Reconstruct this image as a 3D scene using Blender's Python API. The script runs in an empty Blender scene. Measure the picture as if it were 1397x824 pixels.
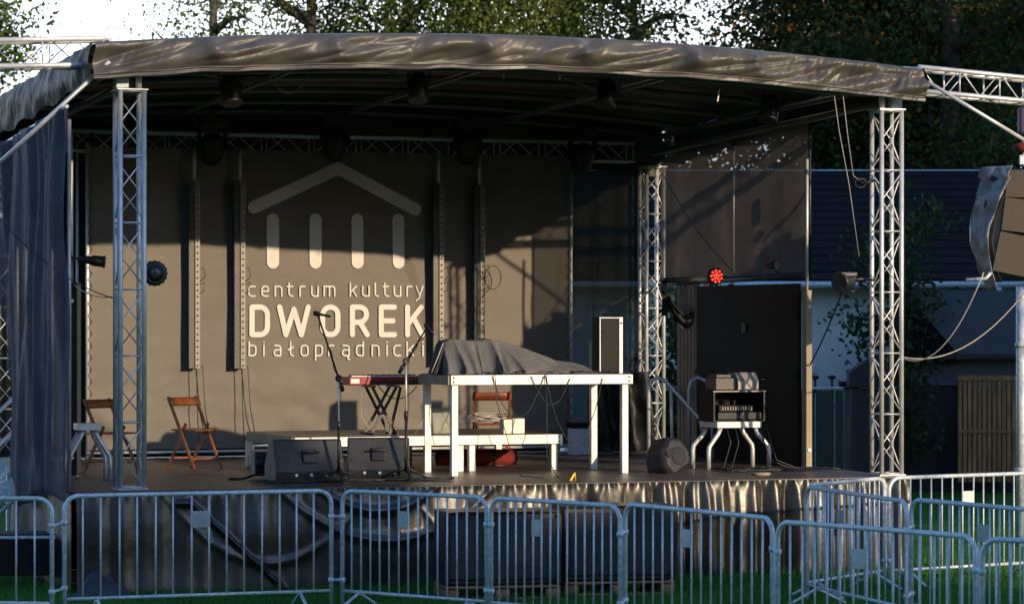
import bpy, bmesh, math, random
from mathutils import Vector, Matrix, noise
R = math.radians
random.seed(7)
scene = bpy.context.scene
COL = scene.collection
F = 4100.0; HC = 2.65; HY = 442.0; CX = 698.5     # focal length (px), eye height, horizon row, centre column

# ------------------------------------------------------------------ camera, sky, sun
cam_d = bpy.data.cameras.new('camera'); cam = bpy.data.objects.new('camera', cam_d); COL.objects.link(cam)
scene.camera = cam
cam.location = (0, 0, HC); cam.rotation_euler = (R(90), 0, 0)
cam_d.sensor_width = 36; cam_d.lens = 36*F/1397; cam_d.shift_y = (HY-412)/1397
cam_d.clip_start = 0.5; cam_d.clip_end = 3000
cam_d.dof.use_dof = True; cam_d.dof.focus_distance = 31.5; cam_d.dof.aperture_fstop = 3.6
w = bpy.data.worlds.new('World'); scene.world = w; w.use_nodes = True
nt = w.node_tree; bg = nt.nodes['Background']
sky = nt.nodes.new('ShaderNodeTexSky'); sky.sky_type = 'NISHITA'; sky.sun_disc = False
SUN_EL = R(12.6); SUN_AZ = R(138)
sky.sun_elevation = SUN_EL; sky.sun_rotation = SUN_AZ; sky.dust_density = 0.6; sky.air_density = 1.0; sky.ozone_density = 4.0
# a bank of thin white cloud low in the sky behind the stage
tcw = nt.nodes.new('ShaderNodeTexCoord'); sx = nt.nodes.new('ShaderNodeSeparateXYZ'); nt.links.new(tcw.outputs['Generated'], sx.inputs[0])
mrw = nt.nodes.new('ShaderNodeMapRange'); mrw.inputs[1].default_value = .35; mrw.inputs[2].default_value = .85; nt.links.new(sx.outputs['Y'], mrw.inputs[0])
mrz = nt.nodes.new('ShaderNodeMapRange'); mrz.inputs[1].default_value = .50; mrz.inputs[2].default_value = .12; nt.links.new(sx.outputs['Z'], mrz.inputs[0])
nw = nt.nodes.new('ShaderNodeTexNoise'); nw.inputs['Scale'].default_value = 5; nw.inputs['Detail'].default_value = 5; nt.links.new(tcw.outputs['Generated'], nw.inputs['Vector'])
mrn = nt.nodes.new('ShaderNodeMapRange'); mrn.inputs[1].default_value = .3; mrn.inputs[2].default_value = .6; mrn.inputs[3].default_value = .72; nt.links.new(nw.outputs['Fac'], mrn.inputs[0])
m1 = nt.nodes.new('ShaderNodeMath'); m1.operation = 'MULTIPLY'; nt.links.new(mrw.outputs[0], m1.inputs[0]); nt.links.new(mrz.outputs[0], m1.inputs[1])
m2 = nt.nodes.new('ShaderNodeMath'); m2.operation = 'MULTIPLY'; nt.links.new(m1.outputs[0], m2.inputs[0]); nt.links.new(mrn.outputs[0], m2.inputs[1])
mxw = nt.nodes.new('ShaderNodeMixRGB'); mxw.inputs[2].default_value = (9.5, 10.2, 11.0, 1); nt.links.new(m2.outputs[0], mxw.inputs[0]); nt.links.new(sky.outputs[0], mxw.inputs[1])
nt.links.new(mxw.outputs[0], bg.inputs[0]); bg.inputs[1].default_value = 0.15
sd = bpy.data.lights.new('sun', 'SUN'); sun = bpy.data.objects.new('sun', sd); COL.objects.link(sun)
sd.energy = 2.75; sd.angle = R(0.5); sd.color = (1.0, 0.77, 0.50)
sdir = Vector((math.sin(SUN_AZ)*math.cos(SUN_EL), math.cos(SUN_AZ)*math.cos(SUN_EL), math.sin(SUN_EL)))
sun.rotation_euler = sdir.to_track_quat('Z', 'Y').to_euler()
sun.location = (20, -20, 20)
scene.view_settings.view_transform = 'Standard'; scene.view_settings.look = 'None'
scene.view_settings.gamma = 1.0; scene.view_settings.exposure = 0.86
scene.view_settings.use_curve_mapping = False

# ------------------------------------------------------------------ coordinates
TH = R(19.5); ct, st_ = math.cos(TH), math.sin(TH)
S0 = (-3.816, 30.0)
DK = 1.0                                            # deck height
def S(u, v, z=DK): return Vector((S0[0]+ct*u-st_*v, S0[1]+st_*u+ct*v, z))
def W(px, py, d): return Vector(((px-CX)/F*d, d, HC+(HY-py)/F*d))
def G(px, py, z=0.0):
    d = (HC-z)*F/(py-HY); return Vector(((px-CX)/F*d, d, z))
def uv(p):
    dx, dy = p.x-S0[0], p.y-S0[1]; return (ct*dx+st_*dy, -st_*dx+ct*dy)
def U(px, v):
    k = (px-CX)/F; return (k*(S0[1]+ct*v)-S0[0]+st_*v)/(ct-k*st_)
def Z(py, u, v):
    return HC+(HY-py)/F*S(u, v).y

# ------------------------------------------------------------------ materials
def mat(name, col, rough=0.6, metal=0.0, var=0.15, vs=6.0, bump=0.0, bs=40.0, col2=None, coat=0.0, spec=None, trans=None, stretch=None):
    m = bpy.data.materials.new(name); m.use_nodes = True
    t = m.node_tree; b = t.nodes['Principled BSDF']
    tc = t.nodes.new('ShaderNodeTexCoord'); src = tc.outputs['Object']
    if stretch:
        mp = t.nodes.new('ShaderNodeMapping'); mp.inputs['Scale'].default_value = stretch
        t.links.new(src, mp.inputs[0]); src = mp.outputs[0]
    n = t.nodes.new('ShaderNodeTexNoise'); n.inputs['Scale'].default_value = vs; n.inputs['Detail'].default_value = 6
    t.links.new(src, n.inputs['Vector'])
    cr = t.nodes.new('ShaderNodeValToRGB')
    c1 = [max(0, c*(1-var)) for c in col]; c2 = list(col2) if col2 else [min(1, c*(1+var)) for c in col]
    cr.color_ramp.elements[0].position = .32; cr.color_ramp.elements[1].position = .68
    cr.color_ramp.elements[0].color = (*c1, 1); cr.color_ramp.elements[1].color = (*c2, 1)
    t.links.new(n.outputs['Fac'], cr.inputs[0]); t.links.new(cr.outputs[0], b.inputs['Base Color'])
    mr = t.nodes.new('ShaderNodeMapRange'); mr.inputs[3].default_value = max(.04, rough-.1); mr.inputs[4].default_value = min(1, rough+.1)
    t.links.new(n.outputs['Fac'], mr.inputs[0]); t.links.new(mr.outputs[0], b.inputs['Roughness'])
    b.inputs['Metallic'].default_value = metal
    if coat: b.inputs['Coat Weight'].default_value = coat
    if spec is not None: b.inputs['Specular IOR Level'].default_value = spec
    if bump:
        n2 = t.nodes.new('ShaderNodeTexNoise'); n2.inputs['Scale'].default_value = bs; n2.inputs['Detail'].default_value = 5
        t.links.new(src, n2.inputs['Vector'])
        bp = t.nodes.new('ShaderNodeBump'); bp.inputs['Strength'].default_value = bump; bp.inputs['Distance'].default_value = 0.02
        t.links.new(n2.outputs['Fac'], bp.inputs['Height']); t.links.new(bp.outputs[0], b.inputs['Normal'])
    if trans is not None:
        out = t.nodes['Material Output']; tr = t.nodes.new('ShaderNodeBsdfTransparent'); mx = t.nodes.new('ShaderNodeMixShader')
        mx.inputs[0].default_value = 1-trans
        tl = t.nodes.new('ShaderNodeBsdfTranslucent'); m2_ = t.nodes.new('ShaderNodeMixShader'); m2_.inputs[0].default_value = .4
        t.links.new(cr.outputs[0], tl.inputs[0]); t.links.new(b.outputs[0], m2_.inputs[1]); t.links.new(tl.outputs[0], m2_.inputs[2])
        t.links.new(tr.outputs[0], mx.inputs[1]); t.links.new(m2_.outputs[0], mx.inputs[2]); t.links.new(mx.outputs[0], out.inputs[0])
    return m
def emis(name, col, s):
    m = bpy.data.materials.new(name); m.use_nodes = True; b = m.node_tree.nodes['Principled BSDF']
    b.inputs['Base Color'].default_value = (*col, 1); b.inputs['Emission Color'].default_value = (*col, 1); b.inputs['Emission Strength'].default_value = s
    return m
def leafmat(name, c1, c2, c3=None):
    m = bpy.data.materials.new(name); m.use_nodes = True; t = m.node_tree; b = t.nodes['Principled BSDF']
    g = t.nodes.new('ShaderNodeNewGeometry'); cr = t.nodes.new('ShaderNodeValToRGB')
    e = cr.color_ramp.elements; e[0].color = (*c1, 1); e[1].color = (*c2, 1); e[1].position = .9
    if c3: x = e.new(.97); x.color = (*c3, 1); 
    t.links.new(g.outputs['Random Per Island'], cr.inputs[0])
    t.links.new(cr.outputs[0], b.inputs['Base Color']); b.inputs['Roughness'].default_value = .6; b.inputs['Specular IOR Level'].default_value = .2
    tl = t.nodes.new('ShaderNodeBsdfTranslucent'); t.links.new(cr.outputs[0], tl.inputs[0])
    mx = t.nodes.new('ShaderNodeMixShader'); mx.inputs[0].default_value = .35
    t.links.new(b.outputs[0], mx.inputs[1]); t.links.new(tl.outputs[0], mx.inputs[2]); t.links.new(mx.outputs[0], t.nodes['Material Output'].inputs[0])
    return m
M = dict(
 alu=mat('aluminium', (.60,.60,.61), .42, .45, .12, 9, .05, 60),
 galv=mat('galvanised_steel', (.58,.65,.72), .48, .25, .22, 22, .12, 90),
 alupaint=mat('aluminium_profile', (.66,.65,.62), .45, .15, .20, 7, .05, 50),
 pvc=mat('roof_tarpaulin', (.080,.074,.069), .46, 0, .2, 2.5, .12, 7),
 skirt=mat('skirt_tarpaulin', (.015,.012,.009), .37, 0, .3, 3, .35, 6, spec=.8),
 roofbar=mat('dull_roof_tube', (.12,.13,.13), .55, .3, .2, 9),
 under2=mat('blue_black_tarpaulin', (.016,.018,.024), .6, 0, .3, 3, .2, 8, spec=.3),
 under=mat('black_roof_tarpaulin', (.02,.02,.022), .55, 0, .25, 3.5, .3, 9),
 banner=mat('banner_mesh', (.155,.138,.122), .75, 0, .10, 1.6, .5, 3.2, stretch=(1,1,2.2)),
 print=mat('banner_print', (.64,.63,.61), .7, 0, .07, 5, .1, 20),
 print2=mat('banner_print_grey', (.66,.62,.60), .7, 0, .07, 5, .1, 20),
 deck=mat('deck_plywood', (.085,.06,.048), .42, 0, .35, 2.4, .15, 30, stretch=(.5,2.5,1)),
 black=mat('black_plastic', (.018,.018,.02), .42, 0, .3, 10, .15, 60),
 blackw=mat('black_painted_wood', (.008,.008,.008), .65, 0, .3, 5, .05, 30, spec=.25),
 grille=mat('speaker_grille', (.028,.030,.034), .5, .3, .2, 40, .5, 300),
 monitor=mat('monitor_paint', (.020,.021,.025), .5, 0, .25, 14, .3, 150),
 wood=mat('chair_wood', (.25,.080,.028), .4, 0, .35, 8, .1, 60, stretch=(1,1,.3)),
 redwood=mat('red_chair_wood', (.22,.05,.018), .4, 0, .35, 8, .1, 60),
 cloth=mat('grey_dust_sheet', (.12,.115,.115), .8, 0, .15, 5, .25, 16),
 red=mat('keyboard_red', (.26,.012,.010), .3, 0, .1, 10),
 white=mat('white_plastic', (.72,.71,.68), .5, 0, .06, 8),
 clear=mat('frosted_plastic', (.6,.62,.62), .3, 0, .05, 8, trans=.45),
 green=mat('green_goods', (.30,.42,.10), .6, 0, .4, 25),
 curtain=mat('blue_side_curtain', (.100,.100,.145), .6, 0, .2, 4, .2, 12, trans=.30),
 mesh=mat('brown_mesh', (.115,.095,.09), .8, 0, .2, 3, .15, 20, trans=.22),
 net=mat('black_net', (.014,.018,.014), .8, 0, .2, 3, trans=.12),
 blackcloth=mat('black_drape', (.02,.02,.022), .75, 0, .2, 6, .3, 12),
 post=mat('post_wood', (.30,.235,.16), .6, 0, .2, 6, .1, 30, stretch=(1,1,.2)),
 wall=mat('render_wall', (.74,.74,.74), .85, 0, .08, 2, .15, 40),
 wall2=mat('dark_grey_wall', (.11,.12,.14), .85, 0, .1, 2, .15, 40),  # darker grey for the annex wall and the gate post
 tile=mat('dark_roof_tiles', (.012,.012,.014), .85, 0, .3, 3, .2, 30, spec=.12),
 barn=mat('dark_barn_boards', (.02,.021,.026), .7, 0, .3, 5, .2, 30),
 plank=mat('gate_boards', (.40,.19,.075), .6, 0, .4, 9, .2, 30, stretch=(3,3,.3)),
 fence=mat('green_fence', (.03,.045,.04), .7, 0, .2, 5),
 pallet=mat('pallet_wood', (.28,.15,.075), .7, 0, .35, 9, .2, 40),
 grass=mat('lawn', (.034,.13,.022), .95, 0, .35, 1.5, .6, 60, spec=.05),
 bark=mat('bark', (.07,.055,.04), .9, 0, .4, 8, .6, 30),
 grillebr=mat('tan_grille', (.060,.046,.036), .55, .1, .12, 30, .4, 260),
 wrap=mat('rain_wrap_film', (.09,.10,.12), .25, 0, .3, 5, .9, 14, col2=(.30,.33,.37)),
 cable=mat('black_cable', (.015,.015,.016), .5, 0, .1, 10),
 cablew=mat('pale_cable', (.35,.33,.30), .5, 0, .1, 10),
 yellow=mat('yellow_paint', (.75,.48,.04), .5, 0, .1, 10),
 orange=mat('orange_strap', (.55,.10,.02), .6),
 plate=mat('barrier_sign_plate', (.40,.44,.48), .4, .4, .15, 20),
 lens=mat('lamp_glass', (.05,.05,.055), .08, 0, .1, 10),
 glass=mat('gauge_glass', (.10,.12,.15), .1, 0, .1),
 stage_red=mat('red_carpet_roll', (.14,.010,.008), .8, 0, .2, 8),
 purple=mat('purple_hoist_cover', (.045,.03,.085), .5, 0, .2, 12),
 tent=mat('tent_canvas', (.55,.62,.72), .7, 0, .08, 4),
 led=emis('lit_red_led', (1.0,.05,.025), 1.6),
 ledglass=mat('led_pixel', (.14,.13,.12), .25, 0, .1, 30),
 strip=mat('batten_face', (.24,.22,.20), .5, .1, .15, 30),
)
LF = dict(
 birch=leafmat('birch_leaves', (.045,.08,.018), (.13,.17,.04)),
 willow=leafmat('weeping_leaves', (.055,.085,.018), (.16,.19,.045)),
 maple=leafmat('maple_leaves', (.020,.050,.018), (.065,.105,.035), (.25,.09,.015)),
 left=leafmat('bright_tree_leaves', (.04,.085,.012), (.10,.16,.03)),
 ivy=leafmat('ivy_leaves', (.015,.04,.012), (.05,.09,.03)),
 grass=leafmat('grass_blades', (.026,.11,.018), (.07,.22,.04)),
)

# ------------------------------------------------------------------ mesh builder
class MB:
    def __init__(s): s.v = []; s.f = []; s.sm = []
    def face(s, idx, smooth=False): s.f.append(idx); s.sm.append(smooth)
    def box(s, c, size, rot=None):
        c = Vector(c); n = len(s.v); hx, hy, hz = size[0]/2, size[1]/2, size[2]/2
        for x in (-hx, hx):
            for y in (-hy, hy):
                for z in (-hz, hz):
                    p = Vector((x, y, z))
                    if rot is not None: p = rot @ p
                    s.v.append(c+p)
        for q in ((0,1,3,2),(4,6,7,5),(0,4,5,1),(2,3,7,6),(0,2,6,4),(1,5,7,3)): s.face([n+i for i in q])
        return s
    def bar(s, a, b, w_, h_, up=(0,0,1)):
        a = Vector(a); b = Vector(b); d = (b-a); L = d.length; x = d.normalized(); u_ = Vector(up)
        if abs(x.dot(u_)) > .98: u_ = Vector((0,1,0))
        y = u_.cross(x).normalized(); z = x.cross(y)
        return s.box((a+b)/2, (L, w_, h_), Matrix((x, y, z)).transposed())
    def tube(s, pts, r, seg=8, caps=True):
        pts = [Vector(p) for p in pts]; n = len(pts); rs = r if isinstance(r, (list, tuple)) else [r]*n
        t0 = (pts[1]-pts[0]).normalized(); ref = Vector((0,0,1)) if abs(t0.z) < .9 else Vector((1,0,0))
        nrm = (ref - t0*ref.dot(t0)).normalized(); rings = []
        for i, p in enumerate(pts):
            if i == 0: t = t0
            elif i == n-1: t = (pts[i]-pts[i-1]).normalized()
            else: t = ((pts[i+1]-pts[i]).normalized()+(pts[i]-pts[i-1]).normalized()).normalized()
            nrm = nrm - t*nrm.dot(t)
            nrm = nrm.normalized() if nrm.length > 1e-6 else t.orthogonal().normalized()
            bn = t.cross(nrm); base = len(s.v)
            for k in range(seg):
                a = 2*math.pi*k/seg; s.v.append(p+(nrm*math.cos(a)+bn*math.sin(a))*rs[i])
            rings.append(base)
        for i in range(n-1):
            for k in range(seg):
                a, b = rings[i]+k, rings[i]+(k+1) % seg; c, d = rings[i+1]+(k+1) % seg, rings[i+1]+k
                s.face([a, b, c, d], True)
        if caps:
            s.face([rings[0]+k for k in range(seg)][::-1]); s.face([rings[-1]+k for k in range(seg)])
        return s
    def grid(s, nu, nv, fn, smooth=True):
        n = len(s.v)
        for j in range(nv+1):
            for i in range(nu+1): s.v.append(Vector(fn(i/nu, j/nv)))
        for j in range(nv):
            for i in range(nu):
                a = n+j*(nu+1)+i; s.face([a, a+1, a+nu+2, a+nu+1], smooth)
        return s
    def lathe(s, prof, c=(0,0,0), axis='Z', seg=20, rot=None):
        c = Vector(c); n = len(s.v)
        for (r, h) in prof:
            for k in range(seg):
                a = 2*math.pi*k/seg
                p = Vector((r*math.cos(a), r*math.sin(a), h))
                if axis == 'Y': p = Vector((p.x, p.z, p.y))
                if axis == 'X': p = Vector((p.z, p.x, p.y))
                if rot is not None: p = rot @ p
                s.v.append(c+p)
        for i in range(len(prof)-1):
            for k in range(seg):
                s.face([n+i*seg+k, n+i*seg+(k+1) % seg, n+(i+1)*seg+(k+1) % seg, n+(i+1)*seg+k], True)
        s.face([n+k for k in range(seg)][::-1]); s.face([n+(len(prof)-1)*seg+k for k in range(seg)])
        return s
    def prism(s, poly, y0, y1):           # polygon in x,z extruded along y
        n = len(s.v); k = len(poly)
        for y in (y0, y1):
            for (x, z) in poly: s.v.append(Vector((x, y, z)))
        s.face(list(range(n, n+k))); s.face(list(range(n+k, n+2*k))[::-1])
        for i in range(k): s.face([n+(i+1) % k, n+i, n+k+i, n+k+(i+1) % k])
        return s
    def prismx(s, poly, x0, x1):          # polygon in y,z extruded along x
        n = len(s.v); k = len(poly)
        for x in (x0, x1):
            for (y, z) in poly: s.v.append(Vector((x, y, z)))
        s.face(list(range(n, n+k))[::-1]); s.face(list(range(n+k, n+2*k)))
        for i in range(k): s.face([n+i, n+(i+1) % k, n+k+(i+1) % k, n+k+i])
        return s
    def build(s, name, m, parent=None, bevel=0, solid=0, loc=None, label=None):
        me = bpy.data.meshes.new(name); me.from_pydata([tuple(v) for v in s.v], [], s.f)
        me.polygons.foreach_set('use_smooth', s.sm); me.materials.append(m)
        o = bpy.data.objects.new(name, me); COL.objects.link(o)
        if parent: o.parent = parent
        if loc is not None: o.location = loc
        if label: o['label'] = label
        if solid:
            md = o.modifiers.new('solid', 'SOLIDIFY'); md.thickness = solid
        if bevel:
            md = o.modifiers.new('bevel', 'BEVEL'); md.width = bevel; md.segments = 2; md.limit_method = 'ANGLE'
        me.update(); return o
def tag(o, label, cat, group=None, kind=None):
    o['label'] = label
    if cat: o['category'] = cat
    if group: o['group'] = group
    if kind: o['kind'] = kind
    return o
def thing(name, label, cat, loc=(0,0,0), rz=0, group=None):
    o = bpy.data.objects.new(name, None); COL.objects.link(o); o.location = loc; o.rotation_euler = (0,0,rz)
    o.empty_display_size = .2
    return tag(o, label, cat, group)
def sthing(name, label, cat, u, v, z=DK, rot=0, group=None): return thing(name, label, cat, S(u, v, z), TH+rot, group)
def dup(o, loc=None, rz=None, label=None, parent=None, rot=None):
    c = o.copy(); COL.objects.link(c)
    if parent is not None: c.parent = parent
    if loc is not None: c.location = loc
    if rz is not None: c.rotation_euler = (0,0,rz)
    if rot is not None: c.rotation_euler = rot
    if label: c['label'] = label
    for ch in list(o.children): dup(ch, parent=c)
    return c
def sag(a, b, drop, n=12, wob=0.0):
    a = Vector(a); b = Vector(b); out = []
    for i in range(n+1):
        t = i/n; p = a.lerp(b, t); p.z -= drop*4*t*(1-t)
        if wob and 0 < i < n: p += Vector((random.uniform(-wob, wob), random.uniform(-wob, wob), random.uniform(-wob, wob)))
        out.append(p)
    return out
def cable(pts, r, m, label, name='cable', group=None):
    base = Vector(pts[0]); e = MB().tube([Vector(p)-base for p in pts], r, 5).build(name, m, loc=base)
    return tag(e, label, 'cable', group)

# ------------------------------------------------------------------ ground
gm = MB().grid(60, 60, lambda a, b: ((a-.5)*900, -60+b*900, 0)).build('lawn', M['grass']); tag(gm, 'dark green lawn under the barriers and around the stage', None, kind='structure')
gb = MB(); rg = random.Random(3)
for i in range(52000):
    y = 19.5+rg.random()**1.0*14.0; x = (rg.random()-.5)*2*(y*.19)
    u_, v_ = uv(Vector((x, y, 0)))
    if v_ > -.25 and -.6 < u_ < 8.5: continue
    h = rg.uniform(.04, .11); a = rg.uniform(0, 6.28); wd = .006; lx, ly = rg.uniform(-.03, .03), rg.uniform(-.03, .03)
    n = len(gb.v); gb.v += [Vector((x-wd*math.cos(a), y-wd*math.sin(a), 0)), Vector((x+wd*math.cos(a), y+wd*math.sin(a), 0)), Vector((x+lx, y+ly, h))]
    gb.face([n, n+1, n+2])
tag(gb.build('grass', LF['grass']), 'short mown grass blades on the lawn in front of the stage', 'grass', kind='stuff')

# ------------------------------------------------------------------ trees
def leaf(mb, p, s, rg, flat=0.0):
    d = Vector((rg.gauss(0,1), rg.gauss(0,1), rg.gauss(0,1)-flat)).normalized(); e = d.orthogonal().normalized()
    q = Matrix.Rotation(rg.uniform(0, 6.28), 3, d); e = q @ e; g = d.cross(e)
    n = len(mb.v); mb.v += [p-e*s*.5, p+g*s*.28, p+e*s*.5, p-g*s*.28]; mb.face([n, n+1, n+2, n+3])
def tree(name, label, cat, loc, H, rad, base, nl, ls, lm, seed, kind='round', group=None, limbs=9, clump=.7, fill=1.0, zmin_leaf=None):
    rg = random.Random(seed); t = thing(name, label, cat, loc, 0, group)
    tb = MB(); lean = Vector((rg.uniform(-.3,.3), rg.uniform(-.3,.3), 0))
    tp = [Vector((0,0,-.1))+lean*(i/6)**2+Vector((0,0,H*.88*i/6)) for i in range(7)]
    r0 = H*.018+.05; tb.tube(tp, [r0*(1-.14*i) for i in range(7)], 8)
    tips = []
    for k in range(limbs):
        f = base/H+(.86-base/H)*(k+.5)/limbs; a = k*2.4+rg.uniform(-.4,.4); s0 = Vector((0,0,H*f))+lean*f*f
        rr = rad*math.sqrt(max(.08, 1-((f-(base/H+1)/2)/((1-base/H)/2))**2))*rg.uniform(.8,1.05)
        end = s0+Vector((math.cos(a)*rr, math.sin(a)*rr, rr*rg.uniform(.15,.5)))
        mid = s0.lerp(end, .5)+Vector((0,0,rr*.12)); tb.tube([s0, mid, end], [r0*.4, r0*.25, r0*.08], 6)
        for q in (.35, .6, .8, 1.0):
            tips.append((s0.lerp(end, q), q))
            for w_ in range(2):
                p = s0.lerp(end, q); e2 = p+Vector((rg.gauss(0,1), rg.gauss(0,1), rg.gauss(0,.5)))*rad*.22
                tb.tube([p, e2], [r0*.1, r0*.03], 4); tips.append((e2, q))
    tb.build('trunk', M['bark'], t)
    cb = MB()
    if kind == 'weep':
        ns = nl//46
        for i in range(ns):
            p, q = rg.choice(tips); p = p+Vector((rg.gauss(0,.5), rg.gauss(0,.5), rg.gauss(0,.4)))
            L = rg.uniform(1.2, 4.2); ph = rg.uniform(0, 6.28)
            for j in range(46):
                z = j/46*L; sp = .07+.03*z
                leaf(cb, p+Vector((math.sin(z+ph)*.10+rg.gauss(0,sp), math.cos(z+ph)*.10+rg.gauss(0,sp), -z)), ls*rg.uniform(.6,1.3), rg)
    else:
        cl = []
        for p, q in tips:
            for i in range(2): cl.append((p+Vector((rg.gauss(0,.35), rg.gauss(0,.35), rg.gauss(0,.3)))*clump, rg.uniform(.45,1.0)*clump))
        zc = (base+H)/2; hz = (H-base)/2
        for i in range(int(26*fill)):
            a = rg.uniform(0, 6.28); b = rg.uniform(-1, 1); c_ = math.sqrt(1-b*b); q = rg.uniform(.55, 1.0)
            cl.append((Vector((math.cos(a)*c_*rad*q, math.sin(a)*c_*rad*q, zc+b*hz*q)), rg.uniform(.6,1.25)*clump))
        tw = sum(c[1]**2 for c in cl)
        for c, r_ in cl:
            for i in range(int(nl*r_*r_/tw)):
                p = c+Vector((rg.gauss(0,.55), rg.gauss(0,.55), rg.gauss(0,.42)))*r_
                leaf(cb, p, ls*rg.uniform(.6,1.3), rg, .5)
    cb.build('crown', lm, t); return t
G1 = 'trees rising behind the stage roof'
def tloc(px, d): p = W(px, HY, d); p.z = 0; return p
tree('birch_tree', 'thin airy birch rising behind the roof left of centre', 'tree', tloc(292, 62), 12.4, 1.25, 5.5, 6500, .10, LF['birch'], 11, clump=.75, group=G1)
tree('birch_tree', 'fuller green birch crown above the roof edge between the thin birch and the weeping trees', 'tree', tloc(425, 66), 14.5, 2.3, 6, 20000, .11, LF['birch'], 12, clump=.85, group=G1, fill=1.6)
tree('weeping_tree', 'weeping tree with yellowish hanging strands above the middle of the roof', 'tree', tloc(560, 68), 15, 2.6, 7.5, 27000, .11, LF['willow'], 13, 'weep', group=G1)
tree('weeping_tree', 'densest olive weeping tree right of the roof centre', 'tree', tloc(665, 64), 15.5, 2.3, 7.5, 36000, .11, LF['willow'], 14, 'weep', group=G1)
tree('weeping_tree', 'dark green weeping tree with the broadest hanging mass', 'tree', tloc(770, 67), 16, 2.5, 7, 34000, .11, LF['birch'], 15, 'weep', group=G1)
tree('weeping_tree', 'rightmost weeping tree, thin strands beside the gap of open sky', 'tree', tloc(868, 66), 13.2, 1.3, 7.5, 9000, .10, LF['birch'], 16, 'weep', group=G1)
tree('small_tree', 'bare spindly sapling top poking above the left roof corner', 'tree', tloc(134, 60), 9.15, .35, 6.5, 420, .12, LF['birch'], 17, limbs=5, clump=.25, fill=.1, group=G1)
tree('leafy_tree', 'bright green tree at the left edge behind the wing truss', 'tree', tloc(-80, 58), 14, 1.7, 1.2, 26000, .12, LF['left'], 18, group=G1, fill=1.8)
G2 = 'dark maples behind the house'
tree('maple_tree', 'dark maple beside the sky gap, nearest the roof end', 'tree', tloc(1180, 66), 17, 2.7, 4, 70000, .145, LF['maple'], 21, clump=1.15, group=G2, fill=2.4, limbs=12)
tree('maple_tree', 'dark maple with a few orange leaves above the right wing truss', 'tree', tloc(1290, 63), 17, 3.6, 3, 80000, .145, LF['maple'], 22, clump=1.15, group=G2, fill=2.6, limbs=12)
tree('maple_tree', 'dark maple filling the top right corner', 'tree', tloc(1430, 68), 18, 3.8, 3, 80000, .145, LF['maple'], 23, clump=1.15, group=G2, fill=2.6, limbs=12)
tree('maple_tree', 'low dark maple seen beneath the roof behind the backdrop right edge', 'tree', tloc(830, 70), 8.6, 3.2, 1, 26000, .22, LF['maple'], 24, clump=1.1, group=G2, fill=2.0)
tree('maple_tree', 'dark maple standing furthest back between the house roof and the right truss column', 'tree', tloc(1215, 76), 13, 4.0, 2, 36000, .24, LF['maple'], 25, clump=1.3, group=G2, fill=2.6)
tree('shrub', 'leafy bush in front of the house seen beside the right truss column', 'bush', tloc(1215, 47), 5.0, .65, .8, 3000, .13, LF['ivy'], 26, clump=.45)
tree('shrub', 'green bush against the pale wall seen under the swagged drape', 'bush', tloc(935, 46), 3.5, .55, .6, 3600, .12, LF['ivy'], 27, clump=.4)
# trees out of frame to the right and behind the camera: they shade the barriers, the lawn and the background
G3 = 'tall park trees shading the lawn'
def ps(p, s): q = p-1.2; return Vector((.743*q+.669*s, .669*q-.743*s, 0))
ORD = ['nearest the stage','second from the stage','third from the stage','fourth from the stage','fifth from the stage','sixth from the stage','seventh from the stage','eighth from the stage','ninth from the stage','tenth from the stage','eleventh from the stage','twelfth from the stage','thirteenth from the stage','fourteenth from the stage','farthest from the stage']
k = 0
for p_, s_, H_, r_ in ((18.0,16,14.0,2.65),(15.6,20,14.6,2.6),(13.6,17,14.2,2.8),(11,20,14.6,3),(21.7,16,9.2,1.2),(22.9,15,8.1,1.0),(9.2,16,14.5,3),(4.8,16,14.5,3),(0,16,14.5,3),(-5,16,14.5,3)):
    tree('park_tree', 'park tree in the row right of the camera, outside the picture, '+ORD[k], 'tree', ps(p_, s_), H_, r_, .6, 17000, .55, LF['left'], 40+k, group=G3, clump=1.3, fill=3.0); k += 1
k = 0
for p_, s_, H_, r_ in ((36,-8,16.5,4),(42,-9,17,4),(48,-8,17,4.5),(55,-9,17,4.5),(39,-3,17,4),(46,-3,17,4)):
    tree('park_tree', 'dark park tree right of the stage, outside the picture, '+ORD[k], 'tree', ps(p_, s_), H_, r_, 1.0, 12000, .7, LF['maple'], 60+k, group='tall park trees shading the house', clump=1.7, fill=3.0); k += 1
k = 0  # unseen trees added behind the camera to dim sky light on the stage front
for x_, y_, H_ in ((-22,-6,12),(-15,-22,13),(-8,-28,13),(0,-32,13),(8,-34,13),(60,-36,13),(66,-34,13),(72,-32,13),(64,-28,12),(78,-30,13)):
    tree('park_tree', 'tree added behind the camera to block low sky, outside the picture, '+ORD[k], 'tree', (x_, y_, 0), H_, 4.2, .3, 8000, .85, LF['maple'], 80+k, group='unseen trees added to block low sky light', clump=1.7, fill=3.0); k += 1

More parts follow.
